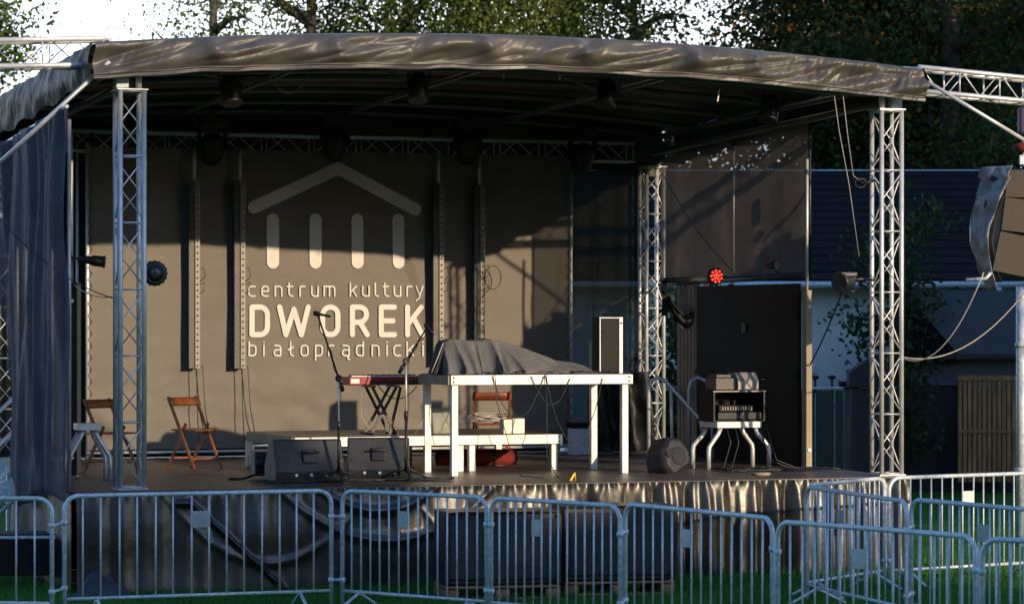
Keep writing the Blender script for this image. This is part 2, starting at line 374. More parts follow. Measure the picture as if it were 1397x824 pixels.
# ------------------------------------------------------------------ house, barn, gate, fence
h = thing('house', 'low house with dark tiled roof and pale grey wall behind the stage right side', 'house', W(1100, HY, 50)*Vector((1,1,0)) if False else Vector((5, 50, 0)))
hx0, hx1 = W(770, HY, 50).x-5, W(1520, HY, 50).x-5
MB().box(((hx0+hx1)/2, 2.3, 1.66), (hx1-hx0, 4, 3.32)).build('wall', M['wall'], h)
rf = MB(); ey, ez, ry, rz_ = -.15, 3.36, 6.0, 5.5
for i in range(15):
    t0, t1 = i/15, (i+1)/15
    a = Vector((0, ey+(ry-ey)*t0, ez+(rz_-ez)*t0)); b = Vector((0, ey+(ry-ey)*t1, ez+(rz_-ez)*t1))
    n = len(rf.v)
    rf.v += [Vector((hx0-.3, a.y, a.z+.035)), Vector((hx1+.3, a.y, a.z+.035)), Vector((hx1+.3, b.y, b.z+.015)), Vector((hx0-.3, b.y, b.z+.015)),
             Vector((hx0-.3, a.y, a.z-.05)), Vector((hx1+.3, a.y, a.z-.05))]
    rf.face([n, n+1, n+2, n+3]); rf.face([n+4, n+5, n+1, n])
hr = rf.build('roof', M['tile'], h)
MB().bar((hx0, ry, rz_+.0), (hx1, ry, rz_+.0), .10, .04).build('ridge', M['galv'], hr)
MB().tube([(hx0, -.22, 3.30), (hx1, -.22, 3.30)], .055, 10).build('gutter', M['galv'], hr)
dpx = W(1362, HY, 50).x-5
MB().tube([(dpx-.05, -.22, 3.26), (dpx-.02, -.18, 3.05), (dpx+.30, -.08, 2.75), (dpx+.36, -.06, 2.4), (dpx+.36, -.06, .05)], .07, 10).build('downpipe', M['tent'], hr)
MB().box((W(1109, HY, 50).x-5, .28, HC-62/82), (.14, .05, .12)).build('meter_box', M['white'], h, label='small white wall box')
for px in (1112, 1135):
    x = W(px, HY, 50).x-5; MB().tube([(x, .0, 1.5), (x, .0, 1.75)], .02, 6).lathe([(.05,0),(.08,.04),(.02,.07)], (x, 0, 1.73), seg=10).build('wall_lamp', M['black'], h)
b = thing('annex', 'darker grey annex of the house on the right with a low pitched black gable', 'building', (W(1330, HY, 47.5).x, 47.5, 0))
x0, x1 = -1.13, 1.6
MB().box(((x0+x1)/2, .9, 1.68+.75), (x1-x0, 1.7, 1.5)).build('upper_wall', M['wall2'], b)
MB().box(((x0+x1)/2-.02, .95, .84), (x1-x0, 1.7, 1.68)).build('lower_wall', M['barn'], b)
MB().prism([(-1.25, 2.0), (-1.14, 3.0), (-.9, 2.9), (-.30, 2.2), (-.30, 2.05)], -.1, .04).build('gable', M['tile'], b)
MB().box((.35, -.06, 2.14), (1.9, .3, .08)).build('lintel', M['black'], b)
gx = W(1345, HY, 47).x
g = thing('slatted_gate', 'brown vertical board gate in the dark annex wall', 'gate', (gx, 46.9, 0))
gw = 40/F*47
for i in range(12):
    x = -gw+(i+.5)*2*gw/12; MB().box((x, 0, 1.02+.0), (2*gw/12-.018, .03, 1.66)).build('board', M['plank'], g, bevel=.003)
for z in (1.80, .98, .3): MB().box((0, -.03, z), (2*gw, .03, .05)).build('rail', M['plank'], g)
f = thing('board_fence', 'dark green solid fence between the stage and the pale house wall', 'fence', (W(1040, HY, 46).x, 46.4, 0))
for i in range(14): MB().box((-2.0+i*.30, 0, .82), (.285, .03, 1.62)).build('panel', M['fence'], f)
MB().tube([(-2.1,0,1.66),(2.1,0,1.66)], .02, 6).build('top_rail', M['galv'], f)
gp = thing('gate_post', 'dark masonry gate post with a flat cap behind the right truss column', 'post', G(1161, 650, 0)*Vector((1,1,0)))
gp.location = (W(1161, HY, 45).x, 45, 0)
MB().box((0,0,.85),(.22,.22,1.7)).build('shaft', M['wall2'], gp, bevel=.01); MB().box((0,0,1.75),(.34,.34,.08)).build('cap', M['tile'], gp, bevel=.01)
shc = thing('storage_box', 'dark boxy shape with a sloping lid behind the right truss column', 'box', (W(1180, HY, 44).x, 44, 0))
MB().box((0,0,.86),(.42,.3,1.7)).build('body', M['barn'], shc, bevel=.02); MB().prism([(-.25,1.72),(.3,1.72),(.3,2.25),(.12,2.2),(-.25,1.95)], -.2, .2).build('lid', M['barn'], shc, bevel=.02)
pp = thing('grey_pipe_mast', 'grey pipe mast at the right edge behind the barriers', 'mast', W(1394, HY, 36)*Vector((1,1,0)))
MB().tube([(0,0,0),(0,0,3.1)], .07, 12).build('pipe', M['galv'], pp)
for z in (.9, 2.4): MB().lathe([(.08,-.03),(.085,0),(.08,.03)], (0,0,z), seg=14).build('collar', M['galv'], pp)
# tent at the far left
tt = thing('party_tent', 'pale blue pointed tent seen past the left curtain', 'tent', (W(-55, HY, 46).x, 46, 0))
MB().tube([(-1,0,0),(-1,0,2.0)], .03).build('pole', M['white'], tt); MB().tube([(.86,0,0),(.86,0,2.0)], .03).build('pole', M['white'], tt)
cb = MB(); n = 0
cb.v += [Vector(p) for p in ((-1.2,-1,2.0),(.9,-1,2.0),(.9,1,2.0),(-1.2,1,2.0),(-.1,0,3.2))]
for q in ((0,1,4),(1,2,4),(2,3,4),(3,0,4)): cb.face(list(q))
cb.build('canopy', M['tent'], tt, solid=.01)
MB().box((-.15,1.0,1.0),(2.0,.01,2.0)).build('side_wall', M['tent'], tt)

# ------------------------------------------------------------------ stage platform
U0, U1, V0, V1 = -.6, 8.5, -.25, 7.1
sp = sthing('stage_platform', 'raised stage platform with brown plywood deck and black tarpaulin skirt', 'stage', 0, 0, 0)
VR = [V0, 2.6, 4.1, 5.6, V1]
for j in range(4):
    ul = U0 if j == 0 else .05
    for i in range(5):
        ua = ul+(U1-ul)*i/5; ub = ul+(U1-ul)*(i+1)/5; va = VR[j]; vb = VR[j+1]
        MB().box(((ua+ub)/2, (va+vb)/2, DK-.03-.0*(i+j)), (ub-ua-.008, vb-va-.008, .06)).build('deck_board', M['deck'], sp, bevel=.004)
MB().box(((U0+U1)/2, V0-.015, DK-.05), (U1-U0, .03, .10)).build('edge_rail', M['deck'], sp, bevel=.004)
def nz(x, y, z=0.0, s=1.0): return noise.noise(Vector((x*s, y*s, z)))
def skirt(a, b):                                    # front skirt, hung from the edge rail
    u_ = U0+(U1-U0)*a; z = (DK-.02)*(1-b)
    w1 = min(1, max(0, (u_-4.2)/1.5)); gather = (1-b)**.35
    pl = (abs(math.sin(u_*8.5+2.2*nz(u_, 1, 3)))*.09+math.sin(u_*31+4*nz(u_,5,1))*.022)*(.35+.65*min(1, b*3))
    sw = 0
    for (uc, dep, ww, bb) in ((1.35,.02,.9,.75),(2.5,.04,.9,.24),(2.6,.032,1.1,.55),(3.9,.035,.8,.92)):
        yy = bb - .5*((u_-uc)/ww)**2
        sw += 1.15*dep*math.exp(-((b-yy)/.042)**2)*(1+.35*nz(u_*9, b*9, 2))*math.exp(-((u_-uc)/ww)**2)
    dg = .06*math.exp(-((b-(.12+(u_-.55)**1.0*.95 if u_ > .55 else .12))/.025)**2)*(1 if .4 < u_ < 1.6 else 0)
    off = w1*pl+(1-w1)*(sw+dg+.25*pl)+.05*b*(1-w1)+.03*nz(u_*1.3, b*2, 7)
    hem = .014*math.sin(u_*55)*math.exp(-b*22)
    return (u_, V0-.045-off-hem-.015, z+.01)
MB().grid(560, 46, skirt).build('skirt', M['skirt'], sp)
MB().grid(80, 12, lambda a, b: (U0-.035-.03*math.sin(a*20)*b, V0+.02+(2.6-V0)*a, (DK-.02)*(1-b)+.01)).build('side_skirt', M['skirt'], sp)
MB().grid(80, 12, lambda a, b: (.01-.03*math.sin(a*36)*b, 2.6+(V1-2.6)*a, (DK-.02)*(1-b)+.01)).build('side_skirt', M['skirt'], sp)
MB().grid(20, 12, lambda a, b: (U0-.03+.64*a, 2.615+.02*math.sin(a*12)*b, (DK-.02)*(1-b)+.01)).build('side_skirt', M['skirt'], sp)
MB().grid(120, 12, lambda a, b: (U1+.035+.03*math.sin(a*50)*b, V0+.02+(V1-V0)*a, (DK-.02)*(1-b)+.01)).build('side_skirt', M['skirt'], sp)
hb = MB()
for i in range(150):
    u_ = 4.4+i*.0175
    hb.tube([(u_, V0-.035, DK-.008), (u_+.006, V0-.055, DK-.035)], .0045, 4)
hb.build('lacing_cord', M['cablew'], sp)
for u_ in (0, 2.7, 5.4, 8.2):
    for v_ in (.1, 3.4, 6.8): MB().box((u_, v_, (DK-.07)/2), (.08, .08, DK-.07)).build('leg', M['galv'], sp)

# ------------------------------------------------------------------ trusses
def truss(t, p0, p1, ax, ay, size=.24, r=.025, seg=.64, lr=.0085, plates=True):
    p0 = Vector(p0); p1 = Vector(p1); ax = Vector(ax); ay = Vector(ay); h_ = size/2
    cs = [(-1,-1),(1,-1),(1,1),(-1,1)]
    off = [ax*a*h_+ay*b*h_ for a, b in cs]; L = (p1-p0).length; n = max(1, round(L/seg)); dz = (p1-p0)/n
    for o in off: MB().tube([p0+o, p1+o], r, 12).build('chord', M['alu'], t)
    lb = MB()
    for k in range(4):
        a, b = off[k], off[(k+1) % 4]
        if k in (2, 3): a, b = b, a
        for i in range(n+1):
            q = p0+dz*i+(dz.normalized()*(.02 if i == 0 else (-.02 if i == n else 0)))
            lb.tube([q+a, q+b], lr, 6)
        fl = k % 2
        for i in range(n):
            q0 = p0+dz*i; qm = q0+dz*.5; q1 = q0+dz
            x, y = (a, b) if fl else (b, a)
            if k >= 2: x, y = y, x
            lb.tube([q0+dz*.04+x, qm+y, q1-dz*.04+x], lr, 6)
    lb.build('lacing', M['alu'], t)
    if plates:
        d = dz.normalized()
        for q in (p0, p1):
            rot = Matrix((ax.normalized(), ay.normalized(), d)).transposed()
            MB().box(q+d*(.004 if q is p0 else -.004), (size+.07, size+.07, .012), rot).build('end_plate', M['alu'], t)
GC = 'truss columns carrying the stage roof'
X_, Y_, Z_ = (1,0,0), (0,1,0), (0,0,1)
cl = sthing('truss_column', 'silver truss column at the left front corner of the stage', 'truss column', U(177,0), 0, DK, group=GC); truss(cl, (0,0,.006), (0,0,3.985), X_, Y_)
cr = dup(cl, S(U(1209.5,0), 0, DK), label='brightly lit silver truss column at the right front corner of the stage')
cbk = sthing('truss_column', 'rear truss column behind the covered table, right of the backdrop', 'truss column', U(889,6.8), 6.8, DK, group=GC); truss(cbk, (0,0,.006), (0,0,3.7), X_, Y_)
cbl = dup(cbk, S(-.05, 6.8, DK), label='rear truss column seen through the blue curtain on the left')
def head(c, u_sign):                                # sleeve connector that carries the roof on a column
    MB().tube([(.08*u_sign,-.05,3.98),(.08*u_sign,-.05,4.30)], .032, 12).lathe([(.036,0),(.045,.02),(.036,.04)], (.08*u_sign,-.05,4.14), seg=12).build('spigot', M['alu'], c)
    MB().box((-.09*u_sign,0,4.14),(.13,.16,.29)).build('bracket', M['galv'], c, bevel=.008)
head(cl, 1); head(cr, -1)
bt = sthing('truss_beam', 'dark horizontal truss at the back of the stage above the banner', 'truss', 0, 6.8, 4.72)
truss(bt, (.1,0,.16), (8.1,0,.16), Y_, Z_, .24, .022, .62, plates=False)
# wings
def wing(label, a, b, brace, dl):
    t = thing('wing_truss', label, 'truss', a, 0, 'sloping wing trusses beside the roof'); d = (b-a); dn = d.normalized()
    side = Vector((-dn.y, dn.x, 0)).normalized()
    truss(t, Vector((0,0,0)), d, side, Vector((0,0,1)), .26, .027, .62, plates=False)
    MB().tube([brace[0]-a, brace[1]-a], .022, 10).build('brace', M['alu'], t); return t
wing('silver wing truss leaving the left roof corner with a diagonal brace', W(148, 72, 29.9), W(-190, 78, 30.2), (W(150, 84, 29.7), W(-20, 240, 29.7)), 0)
wing('silver wing truss leaving the right roof corner above the wrapped speakers', W(1243, 109, 33.0), W(1560, 140, 35.0), (W(1252, 104, 32.7), W(1420, 205, 32.9)), 0)

# ------------------------------------------------------------------ roof
rt = sthing('stage_roof', 'arched dark tarpaulin roof over the stage with a crumpled front valance', 'stage roof', 0, 0, 0)
UL, UR = -.42, 8.68
def zt(u_, v): return 5.40+.215*(1-((u_-4.1)/4.55)**2)-.028*v
def canopy(a, b):
    u_ = UL+(UR-UL)*a; v = -.26+7.4*b
    return (u_, v, zt(u_, v)+.02*math.sin(b*math.pi*4)**2*-1+.01*nz(u_*2, v*2))
MB().grid(80, 40, canopy).build('canopy', M['under'], rt, solid=.006)
def val(a, b):
    u_ = UL+(UR-UL)*a; c = b*1.25
    if c < .25: t = c/.25*math.pi/2; y = -.24-.09*math.sin(t); z = zt(u_, -.3)-.07*(1-math.cos(t))+.012
    else: t = (c-.25); y = -.33+.03*t; z = zt(u_, -.3)-.058-t*.30
    env = math.sin(min(1, b*1.15)*math.pi)**.6 if b < .87 else .35
    gt = min(1, max(0, (u_-5.6)/1.6)); k_ = nz(u_*.9+b*.8, b*.9, 2)*.20+abs(nz(u_*1.9+b*2.0, b*1.5, 5))*.17+(nz(u_*7.5+b*2.2, b*1.6, 9)*.06+abs(nz(u_*13+b*3, b*2, 4))*.055)*(.25+.75*gt)
    for uc in (.75, 2.0, 3.62, 4.65, 5.9, 6.6): k_ += .12*math.exp(-((u_-uc-(b-.2)*.10)/(.05+.14*b))**2)*math.exp(-((b-.45)/.4)**2)
    return (u_, y-k_*env, z+.014*nz(u_*2.3, 3, 3)*b)
MB().grid(620, 40, val).build('front_valance', M['pvc'], rt)
for b_ in (.875, .985):
    hp_ = [Vector(val(i/400, b_))+Vector((0,-.004,0)) for i in range(401)]; MB().tube(hp_, .005, 5).build('hem_seam', M['under2'], rt)
def sideval(us, sg, drop):
    def fn(a, b):
        v = -.30+7.35*a
        k_ = .035*nz(v*2.6, b*2, 4)+.03*abs(nz(v*6, b*2, 8))
        return (us+sg*(.05*math.sin(b*math.pi)+k_+.03*b), v, zt(us, v)+.015-b*(drop*(1-.22*(1-a))+.03*math.sin(v*5)))
    return fn
MB().grid(200, 22, sideval(UL, -1, .50)).build('side_valance', M['under2'], rt)
MB().grid(200, 22, sideval(UR, 1, .42)).build('side_valance', M['under2'], rt)
MB().grid(90, 10, lambda a, b: (UL+(UR-UL)*a, 7.14+.03*math.sin(a*60)*b, zt(UL+(UR-UL)*a, 7.14)-b*.62)).build('rear_valance', M['under'], rt)
for v in (.12, 1.5, 2.9, 4.3, 5.7, 6.9):
    MB().tube([(UL+.05+(UR-UL-.1)*i/24, v, zt(UL+(UR-UL)*i/24, v)-.10) for i in range(25)], .035, 8).build('purlin', M['roofbar'], rt)
for u_ in (0, 2.05, 4.1, 6.2, 8.35):
    MB().tube([(u_, -.05, zt(u_, 0)-.19), (u_, 6.9, zt(u_, 6.9)-.17)], .03, 8).build('rafter', M['roofbar'], rt)
for (ua, ub) in ((0,2.05),(2.05,4.1),(4.1,6.2),(6.2,8.35)):
    MB().tube([(ua,.2,zt(ua,0)-.16),(ub,2.9,zt(ub,2.9)-.16)], .014, 6).build('wind_brace', M['roofbar'], rt)
for u_ in (0.0, 8.35):
    MB().tube([(u_, 0, 5.06), (u_, 6.8, 4.86)], .04, 8).build('side_beam', M['roofbar'], rt)
MB().tube([(0, 0, 5.14)]+[(8.35*i/12, 0, zt(8.35*i/12, 0)-.32) for i in range(1,12)]+[(8.35, 0, 5.14)], .032, 8).build('front_beam', M['roofbar'], rt)
for px, py in ((684,100),(760,101),(975,131)):
    u_ = U(px, .2); z = Z(py, u_, .2)
    MB().bar((u_-.012, .1, z-.07), (u_+.012, .1, z+.07), .02, .012, up=(1,0,0)).build('buckle', M['white'], rt)

# ------------------------------------------------------------------ backdrop banner
VB = 6.5
bu0, bu1 = U(121, VB), U(776, VB); bz0, bz1 = 1.12, 4.80
bn = sthing('backdrop_banner', 'large dark stage banner with white house emblem and venue name', 'banner', 0, VB, DK)
def bw(u_, z): return .035*nz(u_*.7, z*.5, 11)+.012*nz(u_*2.1, z*1.6, 4)
def bfn(a, b):
    u_ = bu0+(bu1-bu0)*a; z = bz0+(bz1-bz0)*b
    e = .02*abs(math.sin(a*math.pi*1))*0
    return (u_, bw(u_, z)+(.012*nz(u_*5, z*3.3, 2)*.5+min(1,max(0,(2.15-z)/.35))*(.030*nz(u_*2.6+z*1.2, z*4.0, 2)+.03*abs(nz(u_*2.2-z*1.5, z*3.2, 8)))), z-DK)
MB().grid(220, 150, bfn).build('cloth', M['banner'], bn)
for px in (119, 778):
    u_ = U(px, VB); MB().tube([(u_, -.02, .02), (u_, -.02, 3.85)], .024, 10).build('side_pole', M['alu'], bn)
    s_ = 1 if px < 400 else -1; lp_ = []
    for i in range(24): z = .3+i*.145; lp_ += [(u_, -.05, z), (u_+.055*s_, -.03, z+.07)]
    MB().tube(lp_, .005, 4).build('lacing', M['cable'], bn)
MB().tube([(bu0-.05, -.10, .09), (bu1+.05, -.10, .09)], .018, 8).build('bottom_pipe', M['alu'], bn)
cnt = [0]
def ribbon(mb, pts, width):                          # flat round-ended stroke lying on the cloth (u, z)
    q = []
    for a, b in zip(pts[:-1], pts[1:]):
        L = math.dist(a, b); n = max(1, int(L/.04))
        for i in range(n): q.append((a[0]+(b[0]-a[0])*i/n, a[1]+(b[1]-a[1])*i/n))
    q.append(pts[-1]); h_ = width/2; cnt[0] += 1; off = -.016-.0004*(cnt[0] % 24)
    def V3(x, z): return Vector((x, bw(x, z)+off, z-DK))
    nrm = []
    for i in range(len(q)):
        a = q[max(0, i-1)]; b = q[min(len(q)-1, i+1)]; d = math.hypot(b[0]-a[0], b[1]-a[1]) or 1
        nrm.append((-(b[1]-a[1])/d, (b[0]-a[0])/d))
    n0 = len(mb.v)
    for (x, z), (nx, nz_) in zip(q, nrm):
        mb.v += [V3(x+nx*h_, z+nz_*h_), V3(x, z), V3(x-nx*h_, z-nz_*h_)]
    for i in range(len(q)-1):
        a = n0+3*i
        mb.face([a, a+3, a+4, a+1]); mb.face([a+1, a+4, a+5, a+2])
    if math.dist(q[0], q[-1]) > 1e-6:
        for (x, z), (nx, nz_), sg in ((q[0], nrm[0], 1), (q[-1], nrm[-1], -1)):
            n1 = len(mb.v); mb.v.append(V3(x, z)); K = 10
            a0 = math.atan2(nz_, nx)
            for j in range(K+1):
                a = a0+sg*math.pi*j/K; mb.v.append(V3(x+math.cos(a)*h_, z+math.sin(a)*h_))
            for j in range(K): mb.face([n1, n1+1+j, n1+2+j] if sg > 0 else [n1, n1+2+j, n1+1+j])
def rp(pts, r, closed=False):                        # polyline with rounded corners; r = number or list
    n = len(pts); out = []
    rr = r if isinstance(r, list) else [r]*n
    for i, p in enumerate(pts):
        if not closed and i in (0, n-1): out.append(p); continue
        a = pts[i-1]; b = pts[(i+1) % n]; la = math.dist(a, p); lb = math.dist(b, p)
        q = min(rr[i], la*.5 if (closed or i > 1) else la, lb*.5 if (closed or i < n-2) else lb)
        if q < 1e-4: out.append(p); continue
        p0 = (p[0]+(a[0]-p[0])*q/la, p[1]+(a[1]-p[1])*q/la); p1 = (p[0]+(b[0]-p[0])*q/lb, p[1]+(b[1]-p[1])*q/lb)
        for j in range(9):
            t = j/8; t2 = 1-t
            w_ = .7071; dn = t2*t2+2*w_*t*t2+t*t
            out.append(((t2*t2*p0[0]+2*w_*t*t2*p[0]+t*t*p1[0])/dn, (t2*t2*p0[1]+2*w_*t*t2*p[1]+t*t*p1[1])/dn))
    if closed: out.append(out[0])
    return out
r8 = .3
A_ = [([(-.24,1),(.3,1),(.3,0)], r8), ([(.3,.56),(-.3,.56),(-.3,0),(.3,0)], [0,.26,.26,0])]
GL = {
 'c': [([(.28,1),(-.3,1),(-.3,0),(.28,0)], r8)],
 'e': [([(.26,0),(-.3,0),(-.3,1),(.3,1),(.3,.5),(-.3,.5)], [0,r8,r8,r8,.02,0])],
 'n': [([(-.3,0),(-.3,1)], 0), ([(-.3,1),(.3,1),(.3,0)], r8)],
 'm': [([(-.5,0),(-.5,1)], 0), ([(-.5,1),(.5,1),(.5,0)], r8), ([(0,1),(0,0)], 0)],
 't': [([(-.12,1.32),(-.12,0),(.24,0)], r8), ([(-.3,1),(.22,1)], 0)],
 'r': [([(-.2,0),(-.2,1),(.26,1)], [0,.15,0])],
 'u': [([(-.3,1),(-.3,0),(.3,0)], r8), ([(.3,1),(.3,0)], 0)],
 'k': [([(-.28,1.35),(-.28,0)], 0), ([(.28,1),(-.24,.42)], 0), ([(-.04,.6),(.3,0)], 0)],
 'l': [([(-.1,1.35),(-.1,0),(.18,0)], .25)],
 'y': [([(-.3,1),(.02,.05)], 0), ([(.32,1),(-.06,-.3),(-.28,-.42)], .15)],
 'b': [([(-.3,1.35),(-.3,0),(.3,0),(.3,1),(-.3,1)], [0,.05,r8,r8,0])],
 'd': [([(.3,1.35),(.3,0),(-.3,0),(-.3,1),(.3,1)], [0,.05,r8,r8,0])],
 'i': [([(0,1),(0,0)], 0), ([(0,1.31),(0,1.34)], 0)],
 'a': A_, 'ą': A_+[([(.3,0),(.16,-.16),(.2,-.34),(.36,-.36)], .1)],
 'ł': [([(0,1.35),(0,0),(.24,0)], .25), ([(-.2,.58),(.24,.84)], 0)],
 'o': [([(-.3,0),(-.3,1),(.3,1),(.3,0)], 'C')],
 'p': [([(-.3,-.42),(-.3,1),(.3,1),(.3,0),(-.3,0)], [0,.05,r8,r8,0])],
 'D': [([(-.5,0),(-.5,1),(.5,1),(.5,0)], 'D')],
 'W': [([(-.5,1),(-.27,0)], 0), ([(-.27,0),(0,.92)], 0), ([(0,.92),(.27,0)], 0), ([(.27,0),(.5,1)], 0)],
 'O': [([(-.5,0),(-.5,1),(.5,1),(.5,0)], 'O')],
 'R': [([(-.5,0),(-.5,1),(.45,1),(.45,.45),(-.5,.45)], [0,.02,.4,.4,0]), ([(0,.45),(.5,0)], 0)],
 'E': [([(.5,1),(-.5,1),(-.5,0),(.5,0)], .02), ([(-.5,.5),(.38,.5)], 0)],
 'K': [([(-.5,0),(-.5,1)], 0), ([(.45,1),(-.42,.42)], 0), ([(-.1,.62),(.5,0)], 0)],
}
def puz(px, py):
    u_ = U(px, VB); return (u_, Z(py, u_, VB))
def glyph(mb, ch, cx, base, sx, sy, wd):
    for pts, r in GL[ch]:
        k_ = sx/sy
        P = [(x*k_, y) for x, y in pts]
        if r == 'C': q = rp(P, .28, True)
        elif r == 'O': q = rp(P, .34, True)
        elif r == 'D': q = rp(P, [.02,.02,.38,.38], True)
        else: q = rp(P, r if isinstance(r, list) else [r]*len(P))
        ribbon(mb, [puz(cx+x*sy, base-y*sy) for x, y in q], wd)
em = MB(); ribbon(em, [puz(346,283), puz(461,230)], .155); ribbon(em, [puz(461,230), puz(567,286)], .155); em.build('emblem_roof', M['print2'], bn)
for px in (371.5, 429.5, 487, 543.5):
    em = MB(); ribbon(em, [puz(px, 300), puz(px, 358)], .155); em.build('emblem_column', M['print2'], bn)
def letter(ch, *a): g_ = MB(); glyph(g_, ch, *a); g_.build('letter', M['print'], bn)
for ch, x in zip('centrumkultury', (343,361,379,395,411,428.5,448.5,481,498,512.5,526,541.5,557.5,571.5)): letter(ch, x, 404, 14.5, 13.2, .019)
for ch, x in zip('białoprądnicki', (344,359.5,378,396,415,434.5,451,471,490,511,527,541,558.5,576)): letter(ch, x, 485, 15, 13.8, .019)
for ch, x, wd in (('D',353.5,21),('W',400,39),('O',450,21),('R',490,20),('E',528,18),('K',565,20)): letter(ch, x, 456.5, wd, 37.5, .066)
lo = sthing('low_dark_sheet', 'low black sheet added to darken the back of the stage below the banner', 'drape', .95, 6.95, DK)  # added sheet standing in for the darkness under the banner
MB().grid(120, 8, lambda a, b: (6.2*a, .03*math.sin(a*90), .01+.75*b)).build('cloth', M['blackcloth'], lo)
rd = sthing('dark_gap_sheet', 'black sheet added to darken the gap between the left mast and the banner', 'drape', -.1, 6.92, DK)  # added sheet that makes the open gap as dark as the stage interior
MB().grid(50, 30, lambda a, b: (1.15*a, .04*math.sin(a*30), .02+4.0*b)).build('cloth', M['blackcloth'], rd)
for x in (.30, .62, .93): MB().tube([(x, -.10, 0), (x, -.10, 3.9)], .018, 8).build('pole', M['galv'], rd)

# ------------------------------------------------------------------ side curtains, nets, masts, flats
cu = sthing('side_curtain', 'blue grey translucent curtain hanging on the outside of the left stage wall', 'curtain', -.70, -.2, 0)
def cfn(a, b):
    v = 3.6*a*(1-.34*b*b); zt_ = 4.78-.17*a; z = zt_-(zt_-.86-.12*math.sin(a*5))*b
    x = .045*math.sin(v*9+nz(v,b*1.5,3)*5)+.018*math.sin(v*23+2*b+3*nz(v,b,9))+.08*nz(v*1.6, b*2.2, 6)-.03*b
    return (x, v+.05*nz(b*3, a*2, 2), z)
MB().grid(220, 70, cfn).build('cloth', M['curtain'], cu, solid=.003)
MB().tube([(.03,.0,4.79),(.03,3.6,4.62)], .018, 8).build('curtain_rail', M['galv'], cu)
for v in (.55, 2.0): MB().tube([(.16,v,1.0),(.16,v,4.7)], .02, 8).build('inner_pole', M['alu'], cu)
mw = sthing('mesh_side_wall', 'brown see-through mesh panel hanging on the right side of the stage', 'mesh panel', 8.45, 2.0, 0)
MB().grid(120, 30, lambda a, b: (.022*math.sin(a*23+3*nz(a*3,b,1))*(.3+b)+.03*nz(a*5,b*2,4), .12+4.5*a, 5.0-b*(1.74+.05*a))).build('cloth', M['mesh'], mw)
MB().tube([(0,.0,3.20),(0,4.7,3.16)], .022, 8).build('lower_pipe', M['black'], mw)
MB().grid(40, 60, lambda a, b: (.03*math.sin(a*40), 3.35+.75*a, 3.2-b*2.15)).build('narrow_strip', M['mesh'], mw)
MB().tube([(.0,.10,3.2),(0,.10,4.95)], .018, 8).build('edge_cord', M['black'], mw)
sw = thing('swag_drape', 'black gathered drape swagged across the opening beside the rear truss column', 'drape', W(905, HY, 38)*Vector((1,1,0)), TH*.3)
def swf(a, b):
    x = a*.56; c = 3.02-.33*math.sin(a*math.pi)-.03*a
    return (x, .06*math.sin(b*math.pi*3)+.02*math.sin(a*30), c+(b-.5)*(.12+.06*math.sin(a*math.pi))+.04*abs(1-2*a))
MB().grid(40, 12, swf).build('swag', M['blackcloth'], sw, solid=.01)
MB().tube([(0,0,3.20),(.56,0,3.22)], .035, 8).build('top_roll', M['blackcloth'], sw)
MB().grid(6, 20, lambda a, b: (-.02+a*.07, .03*math.sin(b*9), 3.2-b*.45)).build('tail', M['blackcloth'], sw, solid=.01)
MB().grid(6, 20, lambda a, b: (.52+a*.06, .03*math.sin(b*9), 3.2-b*.30)).build('tail', M['blackcloth'], sw, solid=.01)
rn = sthing('rear_net', 'dark net between the banner and the rear right truss column', 'net', 7.2, 6.95, DK)
MB().grid(30, 40, lambda a, b: (.0+1.22*a, .03*math.sin(a*25), .05+3.7*b)).build('cloth', M['net'], rn)
MB().tube([(.45,-.06,3.1),(.40,-.06,1.2)], .006, 4).build('cord', M['cable'], rn)
bd = sthing('bunched_drape', 'bunched black plastic drape behind the right end of the tall table', 'drape', 7.35, 6.2, DK)
MB().grid(60, 30, lambda a, b: (-.05+.85*a, .10*math.sin(a*17+b*3)+.05*nz(a*9,b*6,2), .02+1.02*b)).build('cloth', M['under'], bd)
bx = sthing('blue_crate', 'light blue panel low behind the tall table', 'panel', U(795,6.0), 6.0, DK)
MB().box((0,0,.17),(.34,.2,.34)).build('body', M['tent'], bx, bevel=.01); MB().box((0,0,.37),(.38,.24,.07)).build('lid', M['blackw'], bx, bevel=.01)

GM = 'side masts with a pale post and thin upper pole'
ml = sthing('side_mast', 'left side mast, dark post with thin silver pole above it', 'mast', U(97,2.85), 2.85, DK, group=GM)
MB().box((0,0,1.05),(.10,.10,2.1)).build('post', M['blackw'], ml, bevel=.006)
MB().box((.075,0,1.05+.02),(.045,.11,2.06)).build('edge_board', M['post'], ml, bevel=.004)
MB().tube([(0,0,2.1),(0,0,3.75)], .022, 10).build('pole', M['alu'], ml)
for z in (.2, 1.9): MB().lathe([(.02,-.01),(.014,.0)], (0,-.055,z), 'Y', 10).build('bolt', M['alu'], ml)
mr_ = sthing('side_mast', 'right side mast, tan post beside the black panel with thin silver pole above it', 'mast', U(1101,2.0), 2.0, DK, group=GM)
MB().box((0,0,1.02),(.075,.12,2.04)).build('post', M['post'], mr_, bevel=.006)
MB().tube([(0,0,2.04),(0,0,3.55)], .017, 10).build('pole', M['alu'], mr_)
for z in (.2, 1.85): MB().lathe([(.02,-.01),(.014,.0)], (0,-.065,z), 'Y', 10).build('bolt', M['alu'], mr_)
bp = sthing('black_panel', 'large black panel standing against the right side mast', 'panel', U(1092,2.1), 2.12, DK)
wv = 3.0
bpn = MB(); bpn.box((.0, wv/2, 1.06), (.05, wv, 2.12)).build('board', M['blackw'], bp, bevel=.006)
MB().box((-.035, wv/2, 1.06), (.02, wv, .06)).build('batten', M['blackw'], bp)
MB().box((-.035, wv/2, 1.6), (.03, .12, .12)).build('latch', M['black'], bp, bevel=.01)
